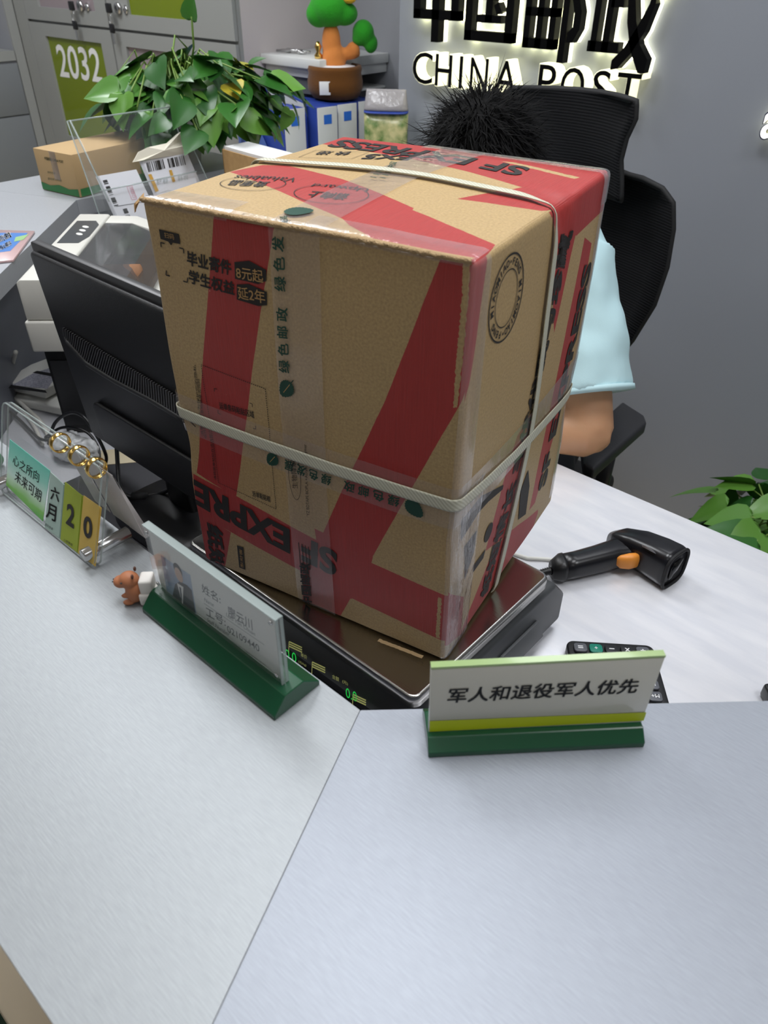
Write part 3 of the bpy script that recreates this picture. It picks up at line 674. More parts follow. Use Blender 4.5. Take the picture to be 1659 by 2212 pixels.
# ---- woven straps
m = bpy.data.materials.new('woven_strap'); m.use_nodes = True; nt = m.node_tree; N = nt.nodes.new; L = nt.links.new; b = nt.nodes['Principled BSDF']
uvn = N('ShaderNodeUVMap'); wv = N('ShaderNodeTexWave'); wv.inputs['Scale'].default_value = 140; wv.inputs['Distortion'].default_value = 0; wv.bands_direction = 'DIAGONAL'
w2 = N('ShaderNodeTexWave'); w2.inputs['Scale'].default_value = 330; w2.bands_direction = 'Y'; L(uvn.outputs[0], wv.inputs[0]); L(uvn.outputs[0], w2.inputs[0])
ml = N('ShaderNodeMath'); ml.operation = 'MULTIPLY'; L(wv.outputs[1], ml.inputs[0]); L(w2.outputs[1], ml.inputs[1])
mx = N('ShaderNodeMix'); mx.data_type = 'RGBA'; mx.inputs[6].default_value = rgb(186, 184, 162); mx.inputs[7].default_value = rgb(240, 238, 224); L(ml.outputs[0], mx.inputs[0]); L(mx.outputs[2], b.inputs['Base Color'])
bp = N('ShaderNodeBump'); bp.inputs['Strength'].default_value = 0.4; bp.inputs['Distance'].default_value = 0.0005; L(ml.outputs[0], bp.inputs['Height']); L(bp.outputs[0], b.inputs['Normal']); b.inputs['Roughness'].default_value = 0.4
M['strap'] = m
def Z(fn, x, y): return fn(x, y)
fl, fr_ = F(392, 888), F(982, 1097); rb = Rr(1246, 826)
sp_ = [(0, BD, rb[2]-0.0), (0, 0, fl[2]), (BW, 0, (fr_[2]+Rr(982, 1092)[2])/2), (BW, BD, rb[2])]
ribbon(sp_, (0, 0, 1), 0.0135, 0.0033, 'strap', M['strap'], 0.0007)['label'] = 'white woven strap running level around the box'
ta = Tp(566, 352); tb = Tp(1195, 446); r0 = Rr(1198, 470); r1 = Rr(1132, 940); r2 = Rr(1068, 1236)
yt = tb[1]
ribbon([(0, ta[1], 0.0), (0, ta[1], BH), (BW, yt, BH), r1, (BW, r2[1], 0.0)], (0, 1, 0), 0.0125, 0.0030, 'strap', M['strap'], 0.0009)['label'] = 'white woven strap running over the lid and down the right side'

# ================================================================== THE SCALE
sc_ = thing('price_computing_scale', 'black price computing scale with a stainless steel tray under the big parcel', 'scale', (-0.485, 0.51, DZ))
TZ = BO.z-0.001
X0, X1, Y0, Y1 = -0.680, -0.298, 0.388, 0.648
def rrect(x0, x1, y0, y1, r, z, n=6):
    out = []
    for cx_, cy_, a0 in ((x1-r, y0+r, -PI/2), (x1-r, y1-r, 0), (x0+r, y1-r, PI/2), (x0+r, y0+r, PI)):
        for i in range(n+1): a = a0+PI/2*i/n; out.append(Vector((cx_+r*math.cos(a), cy_+r*math.sin(a), z)))
    return out
mb = MB(); mb.smooth = True
loops = [rrect(X0+i, X1-i, Y0+i, Y1-i, max(0.004, 0.012-i), z) for i, z in ((0.0, TZ-0.016), (0.0, TZ-0.004), (0.0015, TZ-0.0012), (0.004, TZ), (0.0045, TZ-0.0002))]
k = len(loops[0]); mb.add([p for l in loops for p in l], [(i*k+j, i*k+(j+1) % k, (i+1)*k+(j+1) % k, (i+1)*k+j) for i in range(len(loops)-1) for j in range(k)]+[tuple(range((len(loops)-1)*k, len(loops)*k)), tuple(range(k))[::-1]])
mb.build('tray', M['steel'], sc_)['label'] = 'polished stainless steel weighing tray'
M['scale'] = mat('charcoal_scale_plastic', (72, 74, 76), 0.4); M['scaleglass'] = mat('black_display_window', (8, 10, 10), 0.08)
# body: lower case with chamfered side, display nose facing the customer
mb = MB().prism([(X0+0.02, 0.375, DZ+0.012), (X0+0.02, 0.375, DZ+0.06), (X0+0.02, 0.42, DZ+0.095), (X0+0.02, 0.67, DZ+0.095), (X0+0.02, 0.70, DZ+0.06), (X0+0.02, 0.70, DZ+0.012)], (X1-X0-0.02, 0, 0))
mb.build('body', M['scale'], sc_, bevel=0.006, seg=3)
mb = MB().prism([(X0+0.03, 0.40, DZ+0.0955), (X0+0.03, 0.40, DZ+0.104), (X0+0.03, 0.64, DZ+0.104), (X0+0.03, 0.64, DZ+0.0955)], (X1-X0-0.05, 0, 0)); mb.build('load_cell_cover', M['blackmatte'], sc_)
mb = MB().prism([(X1+0.0005, 0.44, DZ+0.02), (X1+0.0005, 0.44, DZ+0.045), (X1+0.0005, 0.53, DZ+0.045), (X1+0.0005, 0.55, DZ+0.062), (X1+0.0005, 0.63, DZ+0.062), (X1+0.0005, 0.65, DZ+0.02)], (0.004, 0, 0)); mb.build('battery_cover', mat('scale_grey_plastic', (92, 94, 96), 0.45), sc_, bevel=0.001)
MB().box((X1+0.0004, 0.46, DZ+0.058), (X1+0.001, 0.52, DZ+0.078)).build('rating_label', mat('dark_rating_label', (60, 60, 64), 0.35), sc_)
for fx, fy in ((X0+0.05, 0.40), (X1-0.03, 0.40), (X0+0.05, 0.67), (X1-0.03, 0.67)): MB().lathe((fx, fy, DZ), [(0.012, 0.0), (0.013, 0.012)]).build('foot', M['blackmatte'], sc_)
# customer display: sloping dark window below the tray's front edge
dn0, dn1 = Vector((X0, 0.330, DZ+0.028)), Vector((X0, 0.374, DZ+0.078))
MB().prism([(X0+0.005, 0.374, DZ+0.005), (X0+0.005, 0.322, DZ+0.005), dn0+Vector((0.005, -0.006, -0.004)), dn1+Vector((0.005, -0.002, 0.004)), (X0+0.005, 0.374, DZ+0.086)], (X1-X0+0.01, 0, 0)).build('display_housing', M['black'], sc_, bevel=0.0015)
dnn = (dn1-dn0).normalized(); nn = Vector((0, -dnn.z, dnn.y))
w0 = dn0+nn*0.0040-Vector((0, 0, 0))
d0 = w0+Vector((0.015, 0, 0)); 
MB().prism([d0+dnn*0.004, d0+Vector((X1-X0-0.02, 0, 0))+dnn*0.004, d0+Vector((X1-X0-0.02, 0, 0))+dnn*0.066, d0+dnn*0.066], nn*0.0015).build('display_window', M['scaleglass'], sc_)
pd = plane_dec(d0+nn*0.0015, nn, 0.0005, (1, 0, 0))
pd2 = plane_dec(d0+nn*0.0015, nn, 0.0005, (1, 0, 0))
for x, y, s_ in ((617, 1412, 1.0), (748, 1496, 1.0)):
    pd.text('0.0', (x, y+10), (x+24, y+21), (-1, -21), 0.0)
pd.build('led_digits', M['led'], sc_)['label'] = 'glowing green digits'
for x, y in ((630, 1386), (680, 1430), (768, 1500)):
    for k in range(3): pd2.line((x-5, y+k*5), (x+23, y+13+k*5), 0.0014)
    pd2.line((x-5, y), (x-6, y+26), 0.0010)
pd2.text('单价', (650, 1418), (664, 1425), (0, -9)).text('(元/kg)', (645, 1432), (662, 1441), (0, -6)).text('金额', (718, 1465), (733, 1473), (0, -9)).text('(元)', (740, 1476), (752, 1482), (0, -8))
pd2.build('display_lettering', M['yelprint'], sc_)

# ================================================================== NAME PLATE (left) AND PRIORITY SIGN (right)
def plate_box(o, ux, uy, n, w, h, t): # slab: corner o, spanning ux*w, uy*h, thickness t along n
    o, ux, uy, n = map(Vector, (o, ux, uy, n))
    return [o, o+ux*w, o+ux*w+n*t, o+n*t, o+uy*h, o+ux*w+uy*h, o+ux*w+uy*h+n*t, o+uy*h+n*t]
npx0, npx1 = -0.4445, -0.2800
npt = thing('name_plate', 'acrylic staff name plate with a portrait on a dark green base, left of the parcel', 'name plate', (-0.362, 0.222, T))
pr = [(npx0, 0.202, T), (npx0, 0.202, T+0.004), (npx0, 0.2135, T+0.017), (npx0, 0.2315, T+0.017), (npx0, 0.247, T+0.004), (npx0, 0.247, T)]
MB().prism(pr, (npx1-npx0, 0, 0)).build('base', M['darkgreen'], npt, bevel=0.0006, seg=1)['label'] = 'dark green wedge base'
pzt = T+0.0825; py0 = 0.2185
q0, q1 = npx0+0.0005, npx1-0.0085
MB().box((q0, py0, T+0.0175), (q1, py0+0.0026, pzt)).build('front_panel', M['acrylic'], npt, bevel=0.0006, seg=1)
MB().box((q0, py0+0.0036, T+0.0175), (q1, py0+0.0062, pzt)).build('back_panel', M['acrylic'], npt, bevel=0.0006, seg=1)
MB().box((q0+0.003, py0+0.0028, T+0.018), (q1-0.003, py0+0.0034, pzt-0.003)).build('name_card', mat('name_card_paper', (206, 208, 203), 0.6), npt)
mb = MB()
for a_, b_ in (((q0, py0-0.0002, pzt-0.0009), (q1, py0+0.0064, pzt+0.0002)), ((q1-0.0007, py0-0.0002, T+0.0175), (q1+0.0003, py0+0.0022, pzt)), ((q1-0.0007, py0+0.0038, T+0.0175), (q1+0.0003, py0+0.0064, pzt))): mb.box(a_, b_)
mb.build('polished_edge', M['acrylic_edge'], npt)
mb = MB()
for x in (q0+0.005, q1-0.005):
    for z in (T+0.024, pzt-0.005): mb.lathe((x, py0-0.0012, z), [(0.0015, 0), (0.0019, 0.0004), (0.0019, 0.0012)], 14, 'Y')
mb.build('screw', M['chrome'], npt)
d = plane_dec((0, py0+0.0028, T), (0, -1, 0), 0.0001, (1, 0, 0)); d.e = 0.00015
d = Dec(lambda x, y: (lambda h_: (h_.x, h_.z))(PY(x, y, py0+0.0028)), lambda u, v, e: Vector((u, py0+0.0028-e, v)), 0.0001)
d.text('姓名:', (437, 1279), (477, 1305), (-2, -20), 0.008).text('廖云川', (494, 1331), (546, 1362), (-3, -24), 0.008).text('工号:', (446, 1330), (488, 1354), (-2, -20), 0.008)
d.text('02109440', (492, 1365), (561, 1409), (-2, -15), 0.005).text('Name', (442, 1299), (462, 1311), (0, -8)).text('Liao Yun Chuan', (489, 1331), (551, 1374), (0, -8)).text('Staff Number', (448, 1342), (496, 1375), (0, -8))
d.line((441, 1303), (571, 1393), 0.0005).line((448, 1347), (575, 1438), 0.0005)
d.build('lettering', M['greytext'], npt)
fx = lambda px, py, e: PY(px, py, py0+0.0028-e)
ph = MB().add([fx(347, 1199, .0001), fx(411, 1242, .0001), fx(426, 1336, .0001), fx(364, 1298, .0001)], [(3, 2, 1, 0)]).build('portrait_photo', mat('portrait_backdrop', (132, 152, 178), 0.5), npt, keep=True)
def photo_poly(c, rx, ry, e, m, nm, pts=None):
    o_ = Vector(fx(*(c or (385, 1233)), e)); mb = MB()
    v = [o_+Vector((rx*math.cos(2*PI*i/20), 0, ry*math.sin(2*PI*i/20))) for i in range(20)] if pts is None else [fx(*p, e) for p in pts]
    mb.add(v, [tuple(range(len(v)))]).build(nm, m, ph, keep=True)
photo_poly(None, 0, 0, .0002, mat('portrait_suit', (58, 60, 66), 0.6), 'suit', [(372, 1290), (378, 1262), (388, 1256), (404, 1264), (414, 1275), (424, 1334), (366, 1300)])
photo_poly(None, 0, 0, .00025, mat('portrait_shirt', (214, 214, 212), 0.6), 'shirt', [(382, 1259), (396, 1268), (395, 1308)])
photo_poly(None, 0, 0, .00035, mat('portrait_tie', (70, 72, 84), 0.6), 'tie', [(387, 1267), (391, 1270), (394, 1300), (391, 1294)])
photo_poly((384, 1232), 0.0056, 0.0070, .0003, mat('portrait_hair', (44, 42, 42), 0.6), 'hair')
photo_poly((386, 1242), 0.0051, 0.0074, .0004, mat('portrait_face', (186, 160, 144), 0.6), 'face')

# priority sign for soldiers, on the diagonal run
sa, sb_ = P(925, 1637, T), P(1391, 1614, T); sd = (sb_-sa); sd.z = 0; sL = sd.length; sd.normalize(); sn = Vector((-sd.y, sd.x, 0))     # sn points away from the camera
zz0 = Vector((0, 0, 1))
sg = thing('priority_sign', 'cream tabletop sign with one line of Chinese characters above a lime stripe, green base', 'sign', tuple(sa+sd*sL/2+sn*0.02))
bt = hit(926, 1581, sa+sn*0.0125, sn).z-T
pr = [sa, sa+zz0*(bt-0.007), sa+sn*0.008+zz0*bt, sa+sn*0.030+zz0*bt, sa+sn*0.038+zz0*(bt-0.007), sa+sn*0.038]
MB().prism(pr, sd*sL).build('base', M['darkgreen'], sg, bevel=0.0006, seg=1)['label'] = 'dark green base with chamfered edges'
so = sa+sn*0.0125+Vector((0, 0, 0.0)); lean = Vector((0, 0, 1))
def SP(px, py, e=0): return hit(px, py, so-sn*e, sn)
c4 = [SP(926, 1578), SP(1389, 1553), SP(1437, 1421), SP(931, 1447)]
c4[0].z = c4[1].z = T+bt-0.001
back = sn*0.005
MB().prism(c4, back).build('acrylic_plate', mat('cream_sign_face', (205, 203, 190), 0.25, coat=0.6), sg, bevel=0.0007, seg=2)['label'] = 'cream plate slanted at its right end'
mb = MB(); up_ = Vector((0, 0, 0.0022)); mb.hexa([c4[3]+Vector((0, 0, .0002)), c4[2]+Vector((0, 0, .0002)), c4[2]+back+Vector((0, 0, .0002)), c4[3]+back+Vector((0, 0, .0002)), c4[3]+up_, c4[2]+up_, c4[2]+back+up_, c4[3]+back+up_])
mb.build('glass_edge', mat('pale_green_acrylic_edge', (165, 190, 130), 0.12, coat=0.5, alpha=0.85), sg)
d = plane_dec(so, sn, 0.0004, tuple(sd))
d.text('军人和退役军人优先', (965, 1518), (1372, 1496), (7, -31), 0.018); d.build('lettering', M['greytext'], sg)
d = plane_dec(so, sn, 0.0003, tuple(sd)); d.poly([(928, 1580), (1390, 1556), (1394, 1545), (928, 1566)]); d.poly([(928, 1566), (1394, 1545), (1396, 1538), (928, 1557)])
d.build('lime_stripe', mat('lime_print', (186, 200, 20), 0.4), sg)

# ================================================================== FLIP CALENDAR
cy0 = 0.204; cbl, cbr = P(0, 1066, T), P(207, 1247, T)
cxl, cxr = cbl.x-0.002, -0.520
ctl = PX(18, 925, cxl+0.004)
H_ = 0.092; lean_ = 0.030
cal = thing('flip_calendar', 'clear acrylic desk flip calendar with gold rings showing the twentieth of June', 'calendar', ((cxl+cxr)/2, 0.22, T))
cn = Vector((0, -H_, lean_)).normalized(); cu_ = Vector((0, lean_, H_)).normalized(); Lh = math.hypot(H_, lean_)
co = Vector((0, cy0, T+0.001))
def acr(x0, x1, z0, z1, r=0.008, n=6):
    pts = []
    for cx_, cz_, a0 in ((x1-r, z0+r, -PI/2), (x1-r, z1-r, 0), (x0+r, z1-r, PI/2), (x0+r, z0+r, PI)):
        for i in range(n+1): a = a0+PI/2*i/n; pts.append((cx_+r*math.cos(a), cz_+r*math.sin(a)))
    return pts
MB().prism([co+Vector((x, 0, 0))+cu_*z for x, z in acr(cxl, cxr, 0, Lh)], -cn*0.005).build('acrylic_panel', M['acrylic'], cal, bevel=0.0012, seg=2)
def CP(px, py, e=0): return hit(px, py, co+cn*e, cn)
mb = MB()
rim = [co+Vector((x, 0, 0))+cu_*z+cn*0.0004 for x, z in acr(cxl+.0008, cxr-.0008, .0008, Lh-.0008)]
mb.tube(rim+[rim[0]], 0.0009, 6, caps=False)
rim = [p-cn*0.0056 for p in rim]; mb.tube(rim+[rim[0]], 0.0009, 6, caps=False)
mb.build('polished_rim', M['acrylic_edge'], cal)
m = bpy.data.materials.new('calendar_picture'); m.use_nodes = True; nt = m.node_tree; N = nt.nodes.new; L = nt.links.new; b = nt.nodes['Principled BSDF']
tc = N('ShaderNodeTexCoord'); sx = N('ShaderNodeSeparateXYZ'); L(tc.outputs['Generated'], sx.inputs[0])
cr = N('ShaderNodeValToRGB'); els = cr.color_ramp.elements; els[0].position = 0.0; els[0].color = rgb(96, 178, 84); els[1].position = 1.0; els[1].color = rgb(110, 206, 186)
for pos, c in ((0.16, (132, 196, 96)), (0.30, (196, 228, 196)), (0.42, (206, 234, 222)), (0.68, (150, 218, 200))): e = els.new(pos); e.color = rgb(*c)
nz = N('ShaderNodeTexNoise'); nz.inputs['Scale'].default_value = 3; L(tc.outputs['Generated'], nz.inputs['Vector'])
ma = N('ShaderNodeMath'); ma.operation = 'MULTIPLY_ADD'; L(nz.outputs[0], ma.inputs[0]); ma.inputs[1].default_value = 0.18; L(sx.outputs['Z'], ma.inputs[2]); mb_ = N('ShaderNodeMath'); mb_.operation = 'SUBTRACT'; L(ma.outputs[0], mb_.inputs[0]); mb_.inputs[1].default_value = 0.09
L(mb_.outputs[0], cr.inputs[0]); L(cr.outputs[0], b.inputs['Base Color']); b.inputs['Roughness'].default_value = 0.5
def quadplate(pts, th, n, name, mt, parent, bevel=0): return MB().prism(pts, Vector(n)*th).build(name, mt, parent, bevel=bevel, seg=1)
quadplate([CP(14, 1048, .0006), CP(93, 1126, .0006), CP(109, 1017, .0006), CP(22, 949, .0006)], 0.0004, cn, 'picture_card', m, cal)
d = Dec(lambda x, y: (lambda h_: (h_.x, (h_-co).dot(cu_)))(CP(x, y)), lambda u, v, e: co+Vector((u, 0, 0))+cu_*v+cn*e, 0.0014)
d.text('心之所向', (30, 1002), (86, 1043), (2, -22), 0.0).text('未来可期', (34, 1037), (90, 1085), (3, -24), 0.0)
d.build('handwriting', mat('slate_ink', (58, 82, 84), 0.6), cal)
cards = [('month_card', [(97, 1139), (128, 1162), (138, 1046), (109, 1019)], (172, 196, 186)), ('day_card', [(131, 1165), (167, 1193), (177, 1070), (141, 1041)], (158, 174, 52)), ('day_card', [(169, 1195), (203, 1221), (216, 1094), (181, 1070)], (206, 174, 84))]
for nm, q, c in cards:
    q3 = [CP(*p, .0010) for p in q]
    for k in range(3):
        quadplate([p+Vector((0.0007*k, 0, -0.0004*k))-cn*(0.0003*k) for p in q3], 0.00026, cn, nm if k == 0 else 'card_leaf', mat(nm+'_paper', tuple(int(v*(1 if k == 0 else 1.05)) for v in c), 0.6), cal)
d.e = 0.0018
d.text('六', (113, 1077), (131, 1084), (1, -28), 0.02).text('月', (103, 1116), (123, 1127), (3, -32), 0.02).text('2', (146, 1130), (163, 1142), (3, -46), 0.03).text('0', (183, 1156), (202, 1167), (2, -46), 0.03)
d.text('清风徐来', (100, 1134), (118, 1146), (1, -6)).text('心想事成', (141, 1168), (160, 1180), (1, -6)).text('来日方长', (177, 1189), (196, 1204), (1, -6))
d.build('lettering', M['ink'], cal)
for px, py in ((136, 1012), (176, 1040), (213, 1069)):
    c = CP(px, py-2)-cn*0.004; c.z = T+0.001+H_-0.002
    mb = MB(); mb.smooth = True; R_ = 0.0088; vs = []; n = 36
    for i in range(n):
        a = 2*PI*i/n
        for rr, xx in ((R_, -0.0032), (R_+0.0006, 0), (R_, 0.0032), (R_-0.0007, 0.0028), (R_-0.0007, -0.0028)): vs.append(c+Vector((xx, rr*math.cos(a), rr*math.sin(a)+0.003)))
    mb.add(vs, [(i*5+k, i*5+(k+1) % 5, ((i+1) % n)*5+(k+1) % 5, ((i+1) % n)*5+k) for i in range(n) for k in range(5)]); mb.build('gold_ring', M['gold'], cal)
    # cards thrown over the back
    for k in range(6):
        q = [Vector((c.x-0.013, c.y+0.006, c.z-0.002)), Vector((c.x+0.013, c.y+0.006, c.z-0.002)), Vector((c.x+0.013, c.y+0.022+0.0012*k, T+0.012)), Vector((c.x-0.013, c.y+0.022+0.0012*k, T+0.012))]
        if c.x > -0.56 or k == 0: quadplate(q, 0.0004, (0, 1, 0.15), 'spare_card', mat('spare_card_paper', (214, 208, 206), 0.7), cal)
for x in (cxr-0.010, cxl+0.005):
    o_ = Vector((x, cy0+0.003, T+0.012)); MB().lathe((x, cy0-0.004, T+0.0125), [(0.0048, 0), (0.0060, 0.0008), (0.0060, 0.046), (0.0048, 0.0468)], 20, 'Y').build('support_rod', M['chrome'], cal)

# ================================================================== CAPYBARA FIGURINE
cp = P(298, 1296, T); cap = thing('capybara_figurine', 'tiny brown capybara figurine wearing a white backpack beside the name plate', 'figurine', tuple(cp), 0)
M['capy'] = mat('matte_brown_vinyl', (176, 112, 76), 0.55); M['capyw'] = mat('matte_white_vinyl', (226, 222, 216), 0.5)
hd = Vector((-0.70, -0.71, 0)).normalized(); sd2 = Vector((-hd.y, hd.x, 0))
def blob(parts, name, m, parent, vox=0.0012, sm=6):
    mb = MB()
    for c, r, R_ in parts: mb.ell(c, r, 20, 14, R_)
    o_ = mb.build(name, m, parent)
    md = o_.modifiers.new('remesh', 'REMESH'); md.mode = 'VOXEL'; md.voxel_size = vox; md.use_smooth_shade = True
    s2 = o_.modifiers.new('smooth', 'SMOOTH'); s2.iterations = sm; return o_
def rotm(f, u=Vector((0, 0, 1))):
    f = Vector(f).normalized(); s_ = f.cross(u).normalized(); return Matrix((s_, f, s_.cross(f))).transposed()
Rm = rotm(hd); b0 = cp+Vector((0, 0, 0.012))
blob([(b0, (0.009, 0.008, 0.012), Rm), (b0+Vector((0, 0, 0.011))+hd*0.003, (0.0078, 0.0085, 0.0078), Rm), (b0+Vector((0, 0, 0.0095))+hd*0.010, (0.0058, 0.0062, 0.0054), Rm),
      (b0+hd*0.007+sd2*0.005+Vector((0, 0, -0.002)), (0.0022, 0.004, 0.0022), Rm), (b0+hd*0.007-sd2*0.005+Vector((0, 0, -0.002)), (0.0022, 0.004, 0.0022), Rm),
      (b0+hd*0.006+sd2*0.005+Vector((0, 0, -0.0095)), (0.003, 0.005, 0.0025), Rm), (b0+hd*0.006-sd2*0.005+Vector((0, 0, -0.0095)), (0.003, 0.005, 0.0025), Rm)], 'body', M['capy'], cap, 0.0008, 4)
for s_ in (1, -1):
    blob([(b0+Vector((0, 0, 0.0185))+sd2*0.005*s_-hd*0.002, (0.0018, 0.0012, 0.0024), Rm)], 'ear', mat('dark_brown_vinyl', (92, 58, 44), 0.6), cap, 0.0005, 2)
    MB().ell(b0+Vector((0, 0, 0.0135))+sd2*0.0068*s_+hd*0.0075, (0.0009, 0.0009, 0.0006)).build('eye', M['black'], cap)
for s_ in (1, -1): MB().ell(b0+Vector((0, 0, 0.011))+sd2*0.0016*s_+hd*0.0160, (0.0007, 0.0007, 0.0005)).build('nostril', M['black'], cap)
bpk = b0-hd*0.011+Vector((0, 0, 0.001)); mb = MB(); mb.M = Matrix.Translation(bpk) @ Rm.to_4x4(); mb.cbox((0, 0, 0.006), (0.015, 0.011, 0.014)).cbox((0, 0, -0.006), (0.018, 0.014, 0.012)); mb.build('backpack', M['capyw'], cap, bevel=0.002, seg=3)
# little toy at the left edge
tp = P(-9, 1008, T); toy = thing('toy_figurine', 'small orange and green toy figurine cut off by the left edge beside the calendar', 'figurine', tuple(tp))
MB().ell(tp+Vector((0, 0, 0.008)), (0.010, 0.010, 0.008)).build('body', mat('green_vinyl', (40, 110, 60), 0.5), toy)
MB().ell(tp+Vector((0, 0, 0.022)), (0.0095, 0.0095, 0.009)).build('head', mat('orange_vinyl', (214, 140, 96), 0.5), toy)
MB().ell(tp+Vector((0, 0, 0.036)), (0.011, 0.011, 0.009)).build('hat', M['blackmatte'], toy)

# ================================================================== BARCODE SCANNER
a, b = P(1212, 1236, DZ+0.012), P(1385, 1218, DZ+0.012); hx = (b-a); hx.z = 0; hl = hx.length; hx.normalize(); hy = Vector((-hx.y, hx.x, 0))
scan = thing('barcode_scanner', 'black handheld barcode scanner with an orange trigger lying on the desk', 'barcode scanner', (a.x, a.y, DZ))
MH = Matrix.Translation(Vector((a.x, a.y, DZ))) @ Matrix(((hx.x, hy.x, 0), (hx.y, hy.y, 0), (0, 0, 1))).to_4x4()
M['scanblk'] = mat('satin_black_plastic', (20, 20, 24), 0.28)
def loft(mb, secs, n=20, pw=2.6):     # secs: (centre, side vec, up vec) superellipse sections
    vs = []
    for c, sx_, ux_ in secs:
        for j in range(n):
            t = 2*PI*j/n; ca, sa_ = math.cos(t), math.sin(t)
            vs.append(Vector(c)+Vector(sx_)*math.copysign(abs(ca)**(2/pw), ca)+Vector(ux_)*math.copysign(abs(sa_)**(2/pw), sa_))
    k = len(secs); old = mb.smooth; mb.smooth = True
    mb.add(vs, [(i*n+j, i*n+(j+1) % n, (i+1)*n+(j+1) % n, (i+1)*n+j) for i in range(k-1) for j in range(n)]+[tuple(range(n))[::-1], tuple(range((k-1)*n, k*n))]); mb.smooth = old; return mb
# scanner lies on its side: handle along local x, head curls towards -y (towards the camera) at the far end
mb = MB(); mb.M = MH
loft(mb, [((0.000, 0.002, 0.020), (0, 0.018, 0), (0, 0, 0.018)), ((0.020, 0.004, 0.020), (0, 0.0185, 0), (0, 0, 0.0185)), ((0.055, 0.010, 0.021), (0, 0.0195, 0), (0, 0, 0.019)), ((0.085, 0.016, 0.022), (0, 0.021, 0), (0, 0, 0.020)), ((0.105, 0.020, 0.022), (0, 0.024, 0), (0, 0, 0.018)), ((0.120, 0.022, 0.023), (0, 0.026, 0), (0, 0, 0.018))])
mb.build('handle', M['scanblk'], scan)
mb = MB(); mb.M = MH
loft(mb, [((0.097, 0.052, 0.024), (0.009, 0.003, 0), (0, 0, 0.012)), ((0.105, 0.042, 0.026), (0.018, 0.006, 0), (0, 0, 0.020)), ((0.122, 0.020, 0.028), (0.024, 0.008, 0), (0, 0, 0.026)), ((0.140, -0.008, 0.030), (0.025, 0.010, 0), (0, 0, 0.029)), ((0.150, -0.028, 0.031), (0.024, 0.012, 0), (0, 0, 0.031)), ((0.154, -0.037, 0.031), (0.023, 0.012, 0), (0, 0, 0.030))], 24, 3.4)
mb.build('head', M['scanblk'], scan)
mb = MB(); mb.M = MH
ring_o = [(0.154+0.0225*math.copysign(abs(math.cos(t))**.6, math.cos(t)), -0.0375+0.012*math.copysign(abs(math.cos(t))**.6, math.cos(t)), 0.031+0.0295*math.copysign(abs(math.sin(t))**.6, math.sin(t))) for t in [2*PI*i/32 for i in range(33)]]
mb.tube(ring_o, 0.0026, 8, caps=False); mb.build('bumper', M['blackmatte'], scan)
mb = MB(); mb.M = MH; loft(mb, [((0.1545, -0.0382, 0.031), (0.013, 0.007, 0), (0, 0, 0.017)), ((0.1548, -0.0392, 0.031), (0.013, 0.007, 0), (0, 0, 0.017))], 20, 4); mb.build('scan_window', M['scaleglass'], scan)
mb = MB(); mb.M = MH; loft(mb, [((0.080, -0.003, 0.026), (0, 0.002, 0), (0, 0, 0.006)), ((0.086, -0.006, 0.026), (0, 0.006, 0), (0, 0, 0.011)), ((0.098, -0.008, 0.027), (0, 0.008, 0), (0, 0, 0.013)), ((0.110, -0.007, 0.027), (0, 0.007, 0), (0, 0, 0.012)), ((0.116, -0.003, 0.027), (0, 0.003, 0), (0, 0, 0.006))], 16, 2.6)
mb.build('trigger', mat('orange_rubber', (222, 140, 52), 0.45), scan)['label'] = 'orange trigger button'
mb = MB(); mb.M = MH; loft(mb, [((0.120, -0.016, 0.050), (0.006, -0.010, 0), (0.006, 0.003, -0.010)), ((0.1198, -0.0165, 0.0512), (0.006, -0.010, 0), (0.006, 0.003, -0.010))], 16, 3); mb.build('label_sticker', mat('silver_sticker', (150, 150, 152), 0.4), scan)
mb = MB(); mb.M = MH; loft(mb, [((-0.016, -0.001, 0.019), (0, 0.0125, 0), (0, 0, 0.0125)), ((-0.002, 0.001, 0.020), (0, 0.019, 0), (0, 0, 0.0188)), ((0.003, 0.002, 0.020), (0, 0.019, 0), (0, 0, 0.0188))], 20, 3); mb.build('collar', M['black'], scan)
mb = MB(); mb.M = MH; pts = []; rs = []
for i in range(34): t = i/33; pts.append((-0.016-0.052*t, -0.001+0.001*t, 0.018-0.010*t)); rs.append((0.0068-0.0035*t)*(1.0 if i % 2 else 0.78))
mb.tube(pts, rs, 12); mb.tube([(-0.068, 0, 0.008), (-0.085, 0.002, 0.005), (-0.115, 0.012, 0.0035), (-0.16, 0.03, 0.0035)], 0.0028, 10); mb.build('cable', M['black'], scan)
wc = MB().tube([P(1215, 1212, DZ+0.003), P(1180, 1208, DZ+0.003), P(1140, 1206, DZ+0.003), P(1090, 1190, DZ+0.003)], 0.003, 10).build('white_cable', M['white']); tag(wc, 'short white cable on the desk running under the barcode scanner lead', 'cable')

# ================================================================== CALCULATOR
ka, kb = P(1222, 1384, DZ+0.012), P(1418, 1396, DZ+0.012); kx = (kb-ka); kx.z = 0; kx.normalize(); kw = 0.112; ky = Vector((kx.y, -kx.x, 0))    # ky towards camera
calc = thing('calculator', 'black desktop calculator with a green plus key, half hidden behind the priority sign', 'calculator', (ka.x, ka.y, DZ))
KM = Matrix.Translation(Vector((ka.x, ka.y, DZ))) @ Matrix(((kx.x, ky.x, 0), (kx.y, ky.y, 0), (0, 0, 1))).to_4x4()
mb = MB(); mb.M = KM; mb.prism([(x, y, 0.001) for x, y in acr(0, kw, 0, 0.135, 0.010)], (0, 0, 0.013)); mb.build('body', M['black'], calc, bevel=0.0025, seg=3)
keys = [['=', '+', '-', 'x', '÷'], ['.', '3', '6', '9', '%'], ['00', '2', '5', '8', '√'], ['0', '1', '4', '7', 'M-'], ['AC', 'C', 'GT', 'MR', 'M+']]
